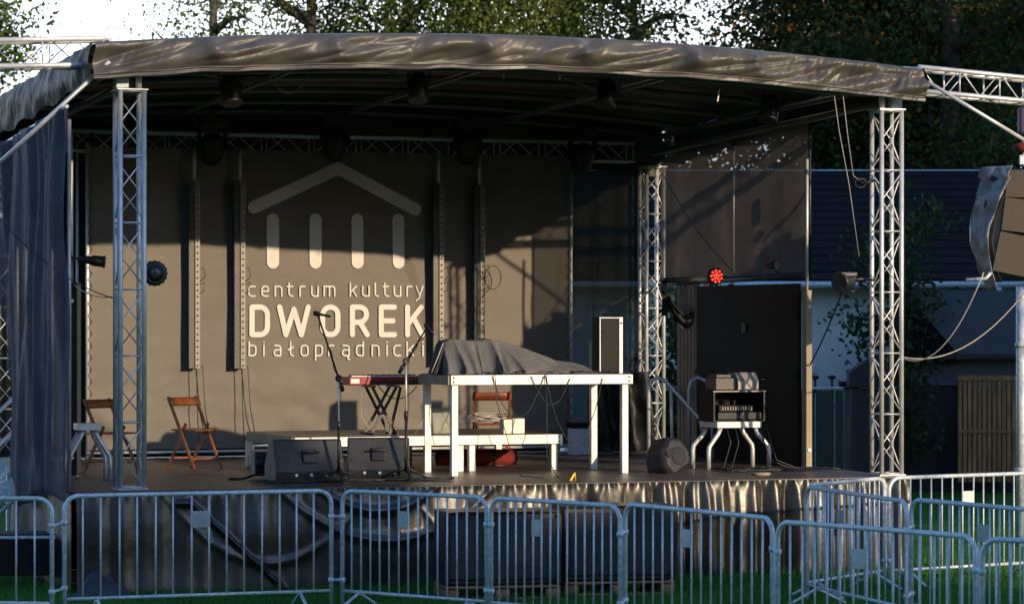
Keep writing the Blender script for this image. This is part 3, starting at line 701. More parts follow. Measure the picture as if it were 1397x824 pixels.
hp = sthing('hanging_pole', 'thin silver pole hanging from the roof in front of the brown mesh', 'pole', U(1001,4.1), 4.1, Z(372, U(1001,4.1), 4.1))
MB().tube([(0,0,0),(0,0,1.55)], .013, 8).build('tube', M['alu'], hp); MB().box((0,0,1.62),(.05,.05,.16)).build('clamp', M['black'], hp, bevel=.008)

# ------------------------------------------------------------------ LED battens, lamps
GB = 'led battens hanging in front of the banner'
VL = 6.36
def zb(py, px): return Z(py, U(px, VL), VL)
def batten(px, y0, y1, label, loops):
    u_ = U(px, VL); zt_, zb_ = Z(y0, u_, VL), Z(y1, u_, VL); t = sthing('led_batten', label, 'led batten', u_, VL, zb_, group=GB)
    Lh = zt_-zb_
    MB().box((-.045, .02, Lh/2), (.075, .07, Lh)).build('housing', M['black'], t, bevel=.006)
    fc_ = MB().box((.028, .0, Lh/2), (.062, .05, Lh-.01)).build('face', M['strip'], t, bevel=.004)
    lb = MB(); n = int(Lh/.075)
    for i in range(n): lb.lathe([(.016,.008),(.014,-.006),(.004,-.010)], (.028, -.028, (i+.5)*Lh/n), 'Y', 8)
    lb.build('pixel_lens', M['ledglass'], fc_)
    MB().tube([(.0,.02,Lh),(.0,.02,4.80-zb_)], .022, 8).build('hanger', M['alu'], t)
    def wr(p_): MB().tube(p_, .006, 5).build('wiring', M['cable'], t)
    wr([(.03,.0,Lh*.52),(.10,-.03,Lh*.54),(.12,-.03,Lh*.49),(.05,-.02,Lh*.46)]); wr([(.03,.0,Lh*.44),(.11,-.03,Lh*.46),(.10,-.03,Lh*.41),(.04,-.02,Lh*.40)])
    if loops: wr([(.05+.11+.11*math.cos(a*.5), -.03, Lh*.47+.15*math.sin(a*.5)) for a in range(14)])
    if y1 > 502:
        wr([(.02,0,0),(.03,.0,-.5),(.05,0,-.94)]); wr([(.02,0,.02),(.10,.02,.03),(.14,.05,-.5),(.22,.06,-.9)])
    return t
batten(266, 247, 503, 'leftmost led batten, near the folding chair', 0)
batten(328, 247, 503, 'led batten just left of the banner lettering', 0)
batten(599, 250, 498, 'led batten just right of the banner lettering', 0)
batten(655, 253, 490, 'rightmost led batten, above the covered console, with a cable coil', 1)

GH = 'moving head lamps hanging from the rear truss'
def moving_head(px, py, label):
    v = 6.35; u_ = U(px, v); t = sthing('moving_head', label, 'stage lamp', u_, v, Z(py, u_, v), group=GH)
    MB().box((0,0,.34),(.32,.22,.12)).build('base', M['black'], t, bevel=.02)
    MB().box((-.165,0,.16),(.035,.12,.34)).build('yoke_arm', M['black'], t, bevel=.012); MB().box((.165,0,.16),(.035,.12,.34)).build('yoke_arm', M['black'], t, bevel=.012)
    rot = Matrix.Rotation(R(25), 3, 'X')
    lh = MB().lathe([(.05,-.17),(.11,-.16),(.14,-.05),(.145,.06),(.125,.15),(.07,.18)], (0,0,.02), 'Z', 20, rot).build('lamp_head', M['black'], t)
    MB().lathe([(.10,-.175),(.085,-.19),(.03,-.195)], (0,0,.02), 'Z', 18, rot).build('lens', M['lens'], lh)
    MB().box((0,.0,.44),(.06,.08,.09)).build('clamp', M['black'], t, bevel=.01); return t
mh = moving_head(290, 205, 'black moving head lamp above the leftmost led battens')
for px, py, l in ((457,200,'black moving head lamp above the point of the emblem'), (638,205,'black moving head lamp above the two right led battens'), (795,218,'black moving head lamp right of the banner edge')):
    u_ = U(px, 6.35); dup(mh, S(u_, 6.35, Z(py, u_, 6.35)), label=l)
GP = 'par cans hanging under the front of the roof'
def par(px, py, label, tilt):
    v = .75; u_ = U(px, v); t = sthing('par_can', label, 'stage lamp', u_, v, Z(py, u_, v), group=GP)
    rot = Matrix.Rotation(R(tilt), 3, 'Y') @ Matrix.Rotation(R(-18), 3, 'X')
    cn = MB().lathe([(.10,-.17),(.11,-.16),(.105,.02),(.085,.12),(.04,.16)], (0,0,0), 'Z', 20, rot).build('can', M['black'], t)
    MB().lathe([(.095,-.165),(.05,-.155)], (0,0,0), 'Z', 18, rot).build('lens', M['lens'], cn)
    MB().tube([(-.12,0,0),(-.12,0,.20),(0,0,.24),(.12,0,.20),(.12,0,0)], .010, 6).build('yoke', M['black'], t)
    MB().tube([(0,0,.22),(0,0,.33)], .018, 8).build('clamp', M['galv'], t); return t
pc = par(315, 122, 'black par can under the roof, first from the left column', 0)
for px, py, l, rx in ((570,118,'black par can under the roof near its middle', .1), (828,127,'black par can with a lit rim under the roof, right of the middle', .25), (1050,147,'black par can under the roof nearest the right column', .3)):
    u_ = U(px, .75); dup(pc, S(u_, .75, Z(py, u_, .75)), label=l, rot=(0, rx, TH))

# lamps on masts and columns
l1 = sthing('spotlight', 'small black spotlight pointing inwards from the left side mast', 'stage lamp', U(112,2.7), 2.7, Z(354, U(112,2.7), 2.7))
MB().lathe([(.028,-.05),(.04,-.03),(.045,.10),(.058,.12),(.062,.24)], (0,0,0), 'X', 18, Matrix.Rotation(R(6),3,'Y')).build('barrel', M['black'], l1)
MB().lathe([(.068,.236),(.070,.25),(.03,.246)], (0,0,0), 'X', 18, Matrix.Rotation(R(6),3,'Y')).build('rim', M['post'], l1)
MB().tube([(-.14,0,.02),(.02,0,.0)], .014, 8).build('arm', M['black'], l1)
l2 = sthing('led_lamp', 'round black lamp mounted on the right of the left truss column', 'stage lamp', U(211,.2), .2, Z(373, U(211,.2), .2))
MB().lathe([(.06,.09),(.11,.07),(.125,.0),(.12,-.035),(.10,-.045)], (0,0,0), 'Y', 24).build('housing', M['black'], l2)
fb = MB()
for i in range(16):
    a = i*math.pi/8; fb.box((math.cos(a)*.125, .02, math.sin(a)*.125), (.012,.08,.02), Matrix.Rotation(-a,3,'Y'))
fb.build('cooling_fin', M['black'], l2); MB().tube([(-.16,0,0),(-.05,0.06,0)], .015, 6).build('arm', M['black'], l2)
MB().lathe([(.085,-.046),(.02,-.052)], (0,0,0), 'Y', 20).build('lens', M['lens'], l2)
l3 = sthing('led_par', 'round lamp with lit red leds beside the black panel', 'stage lamp', U(976,3.6), 3.6, Z(377, U(976,3.6), 3.6))
MB().lathe([(.05,.12),(.09,.08),(.105,.0),(.10,-.03),(.09,-.035)], (0,0,0), 'Y', 24).build('housing', M['black'], l3)
lb = MB()
for r_, n_ in ((0,1),(.034,5),(.068,9)):
    for i in range(n_):
        a = i*2*math.pi/n_+.3; lb.lathe([(.0135,-.034),(.012,-.046),(.004,-.05)], (r_*math.cos(a),0,r_*math.sin(a)), 'Y', 10)
lb.build('led', M['led'], l3); MB().tube([(.0,.10,.0),(.10,.14,.02),(.24,.2,.0)], .014, 6).build('arm', M['black'], l3)
l4 = sthing('spotlight', 'black spotlight bracketed to the left of the right truss column', 'stage lamp', U(1160,.1), .1, Z(382, U(1160,.1), .1))
MB().lathe([(.05,.12),(.085,.09),(.09,-.05),(.10,-.07),(.105,-.12)], (-.06,0,-.01), 'X', 18, Matrix.Rotation(R(-12),3,'Y') @ Matrix.Rotation(R(30),3,'Z')).build('barrel', M['black'], l4)
MB().box((-.05,0,.06),(.2,.16,.05)).build('barn_door', M['black'], l4, bevel=.01)
MB().tube([(0,0,.0),(.12,0,.01),(.28,0,.0)], .017, 8).build('arm', M['black'], l4)
MB().tube([(-.08,-.05,-.10),(.0,-.08,-.13),(.06,-.05,-.08)], .010, 6).build('handle', M['black'], l4)
l5 = sthing('small_spot', 'small lamp with a tan rim on top of the black panel', 'stage lamp', U(1057,2.9), 2.9, Z(362, U(1057,2.9), 2.9))
MB().lathe([(.03,.12),(.045,.02),(.06,-.03)], (0,0,0), 'X', 16, Matrix.Rotation(R(120),3,'Z')).build('can', M['black'], l5)
MB().lathe([(.058,-.032),(.035,-.028)], (0,0,0), 'X', 16, Matrix.Rotation(R(120),3,'Z')).build('reflector', M['post'], l5)  # ring coloured tan
MB().tube([(0,0,-.02),(.05,.06,-.08),(.3,.1,.02)], .010, 6).build('arm', M['black'], l5)
l6 = sthing('cable_clamp', 'coiled cable end clipped to the left side of the right truss column', 'cable clamp', U(1178,0), 0, Z(250, U(1178,0), 0))
MB().tube([(.07*math.cos(a*.9)-.03, .01*a*.3, .05*math.sin(a*.9)) for a in range(15)], .010, 5).build('coil', M['cable'], l6)
MB().tube([(.0,0,0),(.14,0,.03)], .014, 6).build('hook', M['black'], l6)

# ------------------------------------------------------------------ furniture
def folding_chair(name, label, px, v, z, rot, m, h_=.82, group='brown wooden folding chairs', thing_=True):
    t = sthing(name, label, 'chair', U(px, v), v, z, rot, group)
    s_ = .21
    for sg in (-1, 1):
        MB().bar((sg*s_, .20, h_), (sg*s_, -.24, .0), .035, .022, up=(1,0,0)).build('leg', m, t, bevel=.004)
        MB().bar((sg*(s_-.035), -.06, .52), (sg*(s_-.035), .24, .0), .035, .022, up=(1,0,0)).build('leg', m, t, bevel=.004)
    sb = MB()
    for i in range(5): sb.box((0, -.20+i*.085, .445), (.38, .07, .018))
    sb.build('seat', m, t, bevel=.004)
    MB().grid(12, 2, lambda a, b: (-.235+.47*a, .175+.03*math.sin(a*math.pi)-.045*b, h_-.015-b*.09)).build('backrest', m, t, solid=.02)
    for y, z_ in ((-.17,.12),(.19,.12)): MB().bar((-s_, y, z_), (s_, y, z_), .025, .018).build('stretcher', m, t)
    return t
c1 = folding_chair('folding_chair', 'brown wooden folding chair standing alone in front of the banner', 264, 4.0, DK, R(30), M['wood'])
c2 = folding_chair('folding_chair', 'brown wooden folding chair half hidden behind the left truss column', 150, 3.3, DK, R(38), M['wood'])
c3 = folding_chair('folding_chair', 'reddish folding chair behind the low riser, seen under the tall platform, heaped with cables', 670, 4.55, DK, R(165), M['redwood'], .84)

def tube_table(name, label, px, v, wd, dp, ht, rot, mtop, group=None):
    t = sthing(name, label, 'stand', U(px, v), v, DK, rot, group)
    MB().box((0,0,ht-.035),(wd,dp,.07)).build('top', mtop, t, bevel=.005)
    for sx in (-1,1):
        for sy in (-1,1):
            x, y = sx*(wd/2-.06), sy*(dp/2-.05)
            MB().tube([(x,y,ht-.07),(x+sx*.03,y,ht-.14),(x+sx*.15,y+sy*.03,.26),(x+sx*.16,y+sy*.03,.2),(x+sx*.16,y+sy*.03,.0)], .027, 10).build('leg', M['alu'], t)
    return t
t1 = tube_table('tubular_stand', 'small pale stand with bent tubular legs at the left end of the deck', 119, 1.9, .24, .28, .60, 0, M['alupaint'])
t2 = tube_table('tubular_stand', 'stand with bent silver tubular legs carrying the amplifier rack', 997, 2.05, .55, .5, .54, 0, M['alupaint'])

ra = sthing('amplifier_rack', 'open front amplifier rack case on the tubular stand', 'rack', U(998,2.05), 2.05, DK+.54)
for sx in (-1,1):
    sp_ = MB().box((sx*.31,0,.17),(.02,.42,.34)).build('side_panel', M['blackw'], ra); MB().box((sx*.31,-.215,.17),(.016,.014,.34)).build('edge_trim', M['monitor'], sp_)
MB().box((0,0,.345),(.65,.44,.02)).build('top_panel', M['blackw'], ra); MB().box((0,-.224,.345),(.65,.014,.014)).build('edge_trim', M['strip'], ra)
MB().box((0,0,.01),(.60,.42,.02)).build('bottom_panel', M['blackw'], ra); MB().box((0,.2,.17),(.60,.02,.3)).build('back_panel', M['blackw'], ra)
MB().box((.02,-.04,.065),(.54,.3,.08)).build('amplifier', M['monitor'], ra, bevel=.006)
MB().box((-.03,-.05,.15),(.42,.3,.07)).build('amplifier', M['grille'], ra, bevel=.006)
mm = MB()
for i in range(12): mm.box((-.20+i*.032, -.205, .15), (.014,.012,.04))
mm.build('knob', M['post'], ra)
for x, wd_, hh, mm_ in ((-.16,.26,.19,'black'),(.12,.30,.20,'strip')):
    o = sthing('mixer_unit' if mm_ == 'strip' else 'receiver_unit', 'pale sloping control unit on top of the amplifier rack' if mm_ == 'strip' else 'black wireless receiver on top of the amplifier rack', 'audio unit', U(1001,2.05)+x, 2.05, DK+.54+.357)
    if mm_ == 'strip':
        MB().prismx([(-.14,0),(.14,0),(.14,.19),(-.06,.20),(-.14,.10)], -wd_/2+.02, wd_/2-.02).build('case', M['strip'], o, bevel=.006)
        MB().tube([(wd_/2,-.1,.12),(wd_/2+.08,-.1,.12)], .006, 6).build('antenna', M['black'], o)
    else:
        MB().box((0,0,.07),(wd_,.3,.14)).build('case', M['black'], o, bevel=.008); MB().box((-.02,0,.16),(.18,.25,.035)).build('lid', M['black'], o, bevel=.004)
        MB().tube([(.1,.1,.14),(.13,.1,.24)], .005, 6).build('antenna', M['black'], o)

# platforms used as tables
def riser(name, label, u_, v_, wu, wv_, ht, beam, legs, cat='platform', mtop=None):
    t = sthing(name, label, cat, u_, v_, DK)
    MB().box((wu/2, wv_/2, ht-.012), (wu-.01, wv_-.01, .022)).build('top', mtop or M['deck'], t)
    MB().box((wu/2, -.012, ht-beam/2-.004), (wu, .028, beam)).build('front_beam', M['alupaint'], t, bevel=.004)
    MB().box((wu/2, wv_+.012, ht-beam/2-.004), (wu, .028, beam)).build('rear_beam', M['alupaint'], t, bevel=.004)
    for x in (-.012, wu+.012): MB().box((x, wv_/2, ht-beam/2-.006), (.028, wv_, beam)).build('side_beam', M['post'] if x < 0 else M['alupaint'], t, bevel=.004)
    for x in (.03, wu-.03):
        for z_ in (ht-beam*.3, ht-beam*.75): MB().lathe([(.011,-.004),(.011,-.008),(.005,-.010)], (x,-.022,z_), 'Y', 8).build('bolt', M['black'], t)
    for (x, y) in legs: MB().box((x, y, (ht-beam)/2), (.075, .075, ht-beam-.004)).build('leg', M['alupaint'], t, bevel=.006)
    return t
pu, pv = uv(G(619, 650, DK))
tb_ = riser('tall_platform', 'tall white framed platform used as a table, carrying the covered console', pu-.05, pv-.03, 2.1, 1.05, 1.10, .105, ((.06,.05),(2.04,.05),(.06,1.0),(2.04,1.0)))
lu, lv = uv(G(755, 641, DK))
lr_ = riser('low_riser', 'long low riser with white front beam and short legs behind the wedge monitors', lu-3.05, lv-.05, 3.12, 2.0, .41, .105, ((3.05,.05),(2.07,.05),(1.93,.05),(.06,.05),(3.05,1.95),(.0,1.95),(1.93,1.95)))
TU, TV, TZ = pu-.05, pv-.03, DK+1.10

# covered console
co = sthing('covered_console', 'mixing console hidden under a grey dust sheet on the tall platform', 'covered console', TU, TV, TZ)
def sheet(a, b):
    top = [(0,.0),(.012,.33),(.05,.365),(.24,.375),(.285,.385),(.34,.36),(.50,.285),(.62,.205),(.70,.14),(.80,.125),(.87,.09),(.93,.02),(1,.008)]
    for (x0_, z0_), (x1_, z1_) in zip(top[:-1], top[1:]):
        if x0_ <= a <= x1_: H_ = z0_+(z1_-z0_)*(a-x0_)/(x1_-x0_); break
    if b < .45: t = b/.45; z = H_*(t**.78); y = .16+.24*t
    elif b < .7: t = 1; z = H_*(1+.03*math.sin(a*20)); y = .40+1.0*(b-.45)
    else: t = 1-(b-.7)/.3; z = H_*t; y = .65+.25*(1-t)
    q = (1-t)**.85*min(1, t*6+.5)
    def g(c, w_): return math.exp(-abs(a-c)/w_)
    def g2(c, w_): return math.exp(-((a-c)/w_)**2)
    D = 1.0*g(.075+.02*(1-t), .020)+.55*g2(.135+.05*(1-t), .022)+1.15*g(.295+.015*(1-t), .018)+.6*g(.36+.10*(1-t), .022)+.5*g(.50+.20*(1-t), .03)+.4*g(.68+.16*(1-t), .03)+.35*g(.215, .015)
    D -= .55*g2(.20, .03)+.4*g2(.33+.02*(1-t), .02)
    d_ = .20*D*q*min(1, H_/.22)+.02*nz(a*10, b*5, 3)*min(1, H_/.2)
    if b < .58: y -= d_
    else: y += d_*.7
    z += .02*D*t*(1 if .3 < b < .75 else 0)*.5*min(1, H_/.3)
    return (.02+1.93*a, y, max(.006, z))
MB().grid(260, 70, sheet).build('dust_sheet', M['cloth'], co)
MB().prismx([(.35,.004),(.75,.004),(.75,.26),(.40,.14)], .12, 1.0).build('console_body', M['black'], co)
fc = sthing('flight_case', 'upright black flight case with bright metal edge at the right end of the tall platform', 'flight case', U(827, TV+.85), TV+.85, TZ+.002)
MB().box((0,0,.31),(.25,.25,.62)).build('body', M['blackw'], fc, bevel=.004)
MB().box((.128,-.125,.31),(.038,.02,.63)).build('edge_profile', M['alupaint'], fc); MB().box((-.125,-.125,.31),(.008,.02,.63)).build('edge_profile', M['galv'], fc); MB().box((0,-.128,.618),(.26,.014,.008)).build('edge_profile', M['galv'], fc)
MB().lathe([(.012,-.01),(.006,-.014)], (.128,-.136,.56), 'Y', 10).build('rivet', M['black'], fc)
dk = sthing('equipment_bag', 'black equipment bag leaning at the left end of the tall platform', 'bag', TU-.10+.12, TV+.45, TZ)
MB().prism([(-.10,.0),(.06,.0),(.06,.36),(.02,.38),(-.01,.28),(-.06,.10)], -.10, .10).build('body', M['blackcloth'], dk, bevel=.02)
MB().tube([(.075,-.13,0),(.075,-.13,.18)], .014, 8).build('strut', M['white'], dk)
MB().tube([(.01,-.11,.34),(-.06,-.13,.18),(-.13,-.13,.02)], .007, 5).build('strap', M['cablew'], dk)

# wedges
def wedge(name, label, px, py, v, rot, W_, m, mirror=1, roll=None, group='black wedge monitors lying on the deck'):
    t = sthing(name, label, 'speaker', U(px, v), v, DK, rot, group)
    cab = MB().prismx([(-.22,.0),(.24,.0),(.24,.17),(.05,.44),(-.12,.44),(-.25,.12)], -W_/2, W_/2).build('cabinet', m, t, bevel=.014)
    # baffle on the rear slope faces the performers
    MB().bar((-W_/2+.03,.152,.318),(W_/2-.03,.152,.318), .015, .28, up=(0,-.58,.81)).build('grille', M['grille'], cab)
    MB().box((0,-.20,.27),(.15,.04,.15),Matrix.Rotation(R(-22),3,'X')).build('handle_cup', M['black'], cab, bevel=.01)
    MB().tube([(-.10,-.235,.315),(.10,-.235,.315)], .013, 8).build('handle', M['monitor'], cab)
    for sx in (-1,1):
        MB().box((sx*(W_/2-.03),-.02,.22),(.05,.40,.03)).build('corner', M['black'], t)
        MB().box((sx*(W_/2-.12),0,-.0+.012),(.06,.4,.022)).build('foot', M['black'], t)
    for i in range(3): MB().lathe([(.022,.0),(.014,-.02)], (-.15+i*.16,-.235,.075), 'Y', 10).build('socket', M['galv'], cab)
    return t
wedge('wedge_monitor', 'black wedge monitor in shade left of the first microphone stand', 415, 655, .95, 0, .74, M['monitor'])
wedge('wedge_monitor', 'black wedge monitor with sunlit end below the keyboard', 516, 650, 1.15, R(-16), .66, M['monitor'])
ws = sthing('tilted_speaker', 'rounded black speaker tipped on its side right of the tall platform', 'speaker', U(912, 1.3), 1.3, DK, 0)
rot = Matrix.Rotation(R(-32), 3, 'Y') @ Matrix.Rotation(R(24), 3, 'Z')
mb = MB(); prof = [(-.20,.0),(.14,-.03),(.22,.10),(.19,.30),(.05,.40),(-.15,.32),(-.24,.15)]
n = 0
def lift(p): q = rot @ Vector(p); return q+Vector((0,0,.16))
n = len(mb.v); K = len(prof)
for y, s_ in ((-.16,.78),(-.10,.97),(.12,1.0),(.2,.8)):
    for (x, z) in prof: mb.v.append(lift(((x)*s_, y, (z-.16)*s_)))
for i in range(3):
    for j in range(K): mb.face([n+i*K+j, n+i*K+(j+1)%K, n+(i+1)*K+(j+1)%K, n+(i+1)*K+j])
mb.face([n+j for j in range(K)][::-1]); mb.face([n+3*K+j for j in range(K)])
mb.build('cabinet', M['monitor'], ws, bevel=.02)
gl = MB(); gl.lathe([(.095,-.163),(.10,-.17),(.075,-.155),(.03,-.150)], (0,0,0), 'Y', 20)
gl.v = [lift(p) for p in gl.v]; gl.build('woofer', M['grille'], ws)
hn = MB(); hn.box((-.09,-.165,.09),(.10,.012,.07)); hn.v = [lift(p) for p in hn.v]; hn.build('horn', M['black'], ws)

# keyboard and stand
ks_u, ks_v = U(521, lv+.55), lv+.55; kz = DK+.41
kst = sthing('keyboard_stand', 'black crossed keyboard stand standing on the low riser', 'keyboard stand', ks_u, ks_v, kz)
for sy in (-.13, .13):
    MB().bar((-.17,sy,.0),(.13,sy,.53), .03, .02, up=(0,1,0)).build('strut', M['black'], kst); MB().bar((.13,sy+.03,.0),(-.14,sy+.03,.53), .03, .02, up=(0,1,0)).build('strut', M['black'], kst)
MB().bar((.19,-.10,.53),(.06,-.10,.0), .03, .02, up=(0,1,0)).build('strut', M['black'], kst)
for x in (-.15,.13): MB().bar((x,-.2,.54),(x,.22,.54), .04, .02).build('arm', M['black'], kst)
for x in (-.17,.13): MB().bar((x,-.22,.012),(x,.24,.012), .03, .022).build('foot', M['black'], kst)
kb = sthing('stage_keyboard', 'red stage keyboard lying on the black crossed stand', 'keyboard', ks_u, ks_v, kz+.552)
kbb = MB().box((0,0,.05),(.86,.30,.095)).build('body', M['red'], kb, bevel=.012)
MB().box((0,-.05,.102),(.78,.16,.012)).build('keys', M['white'], kbb)
k2 = MB()
for i in range(36):
    if i % 7 not in (2, 6): k2.box((-.375+i*.0213, -.02, .114), (.011,.09,.014))
k2.build('black_keys', M['black'], kbb)
MB().box((-.36,-.152,.05),(.10,.008,.05)).build('control_panel', M['white'], kb); MB().box((.10,-.152,.03),(.55,.008,.03)).build('rear_socket_row', M['black'], kb)

# mic stands
def mic_stand(px, v, py_top, tip, label):
    u_ = U(px, v); t = sthing('microphone_stand', label, 'microphone stand', u_, v, DK, group='microphone stands with raised booms')
    zt_ = Z(py_top, u_, v)-DK
    MB().tube([(0,0,.08),(0,0,zt_*.55)], .016, 8).build('lower_tube', M['black'], t); MB().tube([(0,0,zt_*.55),(0,0,zt_)], .010, 8).build('upper_tube', M['alu'], t)
    MB().lathe([(.022,-.04),(.025,0),(.018,.04)], (0,0,zt_*.55), seg=12).build('collar', M['black'], t)
    for k_ in range(3):
        a = k_*2.094+.4; MB().tube([(0,0,.14),(math.cos(a)*.3,math.sin(a)*.3,.012)], .010, 6).build('leg', M['black'], t)
    MB().lathe([(.03,-.03),(.04,0),(.03,.03)], (0,0,zt_), 'Y', 12).build('clutch', M['black'], t)
    tu = U(tip[0], v-.2); tz = Z(tip[1], tu, v-.2)-DK; T = Vector((tu-u_, -.2, tz)); B_ = Vector((0,0,zt_)); d = (T-B_).normalized()
    MB().tube([B_-d*.10, T], .010, 8).build('boom', M['black'], t)
    MB().lathe([(.02,-.05),(.024,0),(.02,.05)], B_-d*.10, seg=10, rot=d.to_track_quat('Z','Y').to_matrix()).build('counterweight', M['black'], t)
    mt = t
    q = (d+Vector((.9 if tip[0] < px else -.3, .2, -1.0))).normalized()
    o = MB().lathe([(.011,-.14),(.014,-.02),(.026,.0),(.028,.02),(.018,.045)], T, seg=12, rot=(-q).to_track_quat('Z','Y').to_matrix()).build('microphone', M['black'], t)
    cbp = [T]+[T.lerp(B_, f_)+Vector((.015*math.sin(f_*14), -.02, -.02-.02*math.sin(f_*9))) for f_ in (.2,.4,.6,.8,1)]+[Vector((.02,-.02,zt_*.6)), Vector((-.02,-.02,.25)), Vector((.05,-.06,.02))]
    MB().tube(cbp, .004, 5).build('cord', M['cable'], t)
mic_stand(462, .6, 516, (433,428), 'left microphone stand with its boom raised across the banner lettering')
mic_stand(554, .75, 493, (583,446), 'right microphone stand with boom leaning right, beside the keyboard')

# clutter on riser and deck
bn_ = sthing('plastic_bin', 'frosted plastic storage bin with green things on the low riser', 'storage bin', U(599, lv+.5), lv+.5, DK+.411)
MB().prism([(-.12,.0),(.12,.0),(.14,.26),(-.14,.26)], -.16, .16).build('tub', M['clear'], bn_, bevel=.01)
MB().box((0,0,.27),(.30,.34,.02)).build('lid', M['clear'], bn_, bevel=.006)
gg = MB()
for x, z, r_ in ((-.04,.07,.06),(.06,.08,.055),(.03,.17,.045)): gg.lathe([(r_*.4,-r_),(r_,-r_*.2),(r_*.9,r_*.5),(r_*.2,r_)], (x,-.04,z), seg=12)
gg.build('contents', M['green'], bn_)
for i, (px, wd_, hh, l) in enumerate(((690,.10,.16,'small white carton on the low riser beside the red chair'),(705,.14,.17,'larger white carton on the low riser right of the red chair'))):
    o = sthing('carton', l, 'box', U(px, lv+.25), lv+.25, DK+.411); MB().box((0,0,hh/2),(wd_,.14,hh)).build('body', M['white'], o, bevel=.004)
    MB().box((0,0,hh+.003),(.02,.14,.004)).build('tape', M['strip'], o)
cc = thing('cable_coil', 'pale cables coiled over the seat of the red chair', 'cable coil', c3.location+Vector((0,0,.47)), TH)
rc = random.Random(5); cp = []
for i in range(90):
    a = i*.55; r_ = .13+.05*math.sin(i*.37); cp.append((math.cos(a)*r_*1.5-.05, math.sin(a)*r_*.8, .02+.035*math.sin(i*.9)+.0008*i))
MB().tube(cp, .007, 5).build('loops', M['cablew'], cc)
rr_ = sthing('red_roll', 'red cloth roll lying on the deck under the low riser', 'cloth roll', U(650, lv+1.2), lv+1.2, DK)
MB().lathe([(.02,-.5),(.09,-.48),(.10,0),(.09,.48),(.02,.5)], (0,0,.10), 'X', 14).build('roll', M['stage_red'], rr_); MB().lathe([(.10,-.02),(.102,0),(.10,.02)], (.2,0,.10), 'X', 14).build('tie', M['black'], rr_)
pb = sthing('power_box', 'dark blue power distribution box with plugs left of the wedge monitors', 'power box', U(357,1.5), 1.5, DK)
MB().box((0,0,.17),(.20,.2,.26)).build('case', M['black'], pb, bevel=.015)
MB().tube([(-.09,0,.28),(-.09,0,.36),(.09,0,.36),(.09,0,.28)], .012, 6).build('handle', M['galv'], pb)
for x in (-.05,.05): MB().lathe([(.035,-.10),(.04,-.15),(.02,-.17)], (x,0,.18), 'Y', 12).build('socket', M['curtain'], pb)
MB().tube([(-.1,-.1,.05),(-.25,-.15,.015),(-.38,-.1,.012),(-.3,.05,.012)], .012, 6).build('lead', M['cable'], pb)
mk = sthing('floor_marker', 'small yellow folded marker near the front edge of the deck', 'marker', U(781,.15), .15, DK)
MB().prism([(-.035,.0),(-.01,.0),(.02,.05),(.035,.07),(.028,.0),(.035,.0),(.03,.085),(.015,.08)], -.01, .01).build('card', M['yellow'], mk)
pl = sthing('small_plate', 'small pale disc on the deck by the amplifier stand', 'disc', U(1038,.5), .5, DK)
MB().lathe([(.0,.0),(.10,.0),(.11,.02),(.09,.03),(.0,.032)], (0,0,0), seg=18).build('disc', M['post'], pl)

# handrails of the rear stairs
for px, l in ((885,'left curved silver handrail of the rear stairs beside the truss column'),(940,'right curved silver handrail of the rear stairs, mostly hidden by the rack')):
    v = 4.3; u_ = U(px, v); o = sthing('handrail', l, 'handrail', u_, v, DK, R(-25), group='handrails of the rear stairs')
    k_ = 1.0
    MB().tube([(0,0,0),(0,0,.86),(.03,0,.96),(.11,0,1.0),(.20,0,.96),(.62,0,.50),(.66,0,.30)], .024, 10).build('rail', M['alu'], o)
    MB().tube([(.27,0,.88),(.29,0,.0)], .02, 8).build('baluster', M['alu'], o)
# left stairs
stt = thing('stage_stairs', 'metal access stairs with sloping rails at the left side of the stage', 'stairs', W(22, HY, 32.5)*Vector((1,1,0)), 0)
MB().tube([(0,0,0),(0,0,2.05)], .024, 10).build('post', M['alu'], stt)
MB().tube([(-1.3,0,0),(-1.3,0,1.1)], .024, 10).build('post', M['alu'], stt)
for z in (1.88, 1.52, 1.15, .78):
    MB().tube([(-1.3,0,z-1.25),(0,0,z)], .022, 8).build('rail', M['alu'], stt)
for i in range(5): MB().box((-1.2+i*.26, .45, .14+i*.19), (.28,.8,.04)).build('tread', M['galv'], stt)
for y in (.06,.84): MB().bar((-1.35,y,.05),(.1,y,1.0), .03, .16, up=(0,0,1)).build('stringer', M['galv'], stt)
# things under / left of the stage
tr = thing('road_case', 'dark road case on wheels in the shadow left of the stage skirt', 'road case', W(25, HY, 30.6)*Vector((1,1,0)), R(5))
MB().box((0,0,.32),(.95,.5,.42)).build('body', M['blackw'], tr, bevel=.01); MB().box((0,-.26,.50),(.95,.012,.03)).build('edge_trim', M['galv'], tr)
for sx in (-1,1): MB().lathe([(.05,-.02),(.055,0),(.05,.02)], (sx*.38,-.15,.056), 'X', 14).build('wheel', M['black'], tr)
for sx in (-1,1): MB().box((sx*.38,-.1,.11),(.05,.2,.02)).build('caster_plate', M['galv'], tr)
rg_ = thing('rolled_tarp', 'crumpled dark blue tarpaulin on the grass at the left skirt corner', 'tarpaulin', G(140, 815, 0), 0)
MB().grid(26, 14, lambda a, b: ((a-.5)*.62, (b-.5)*.4, .004+.22*math.sin(a*math.pi)*math.sin(b*math.pi)*(.6+abs(nz(a*5,b*5,1))))).build('cloth', M['curtain'], rg_)

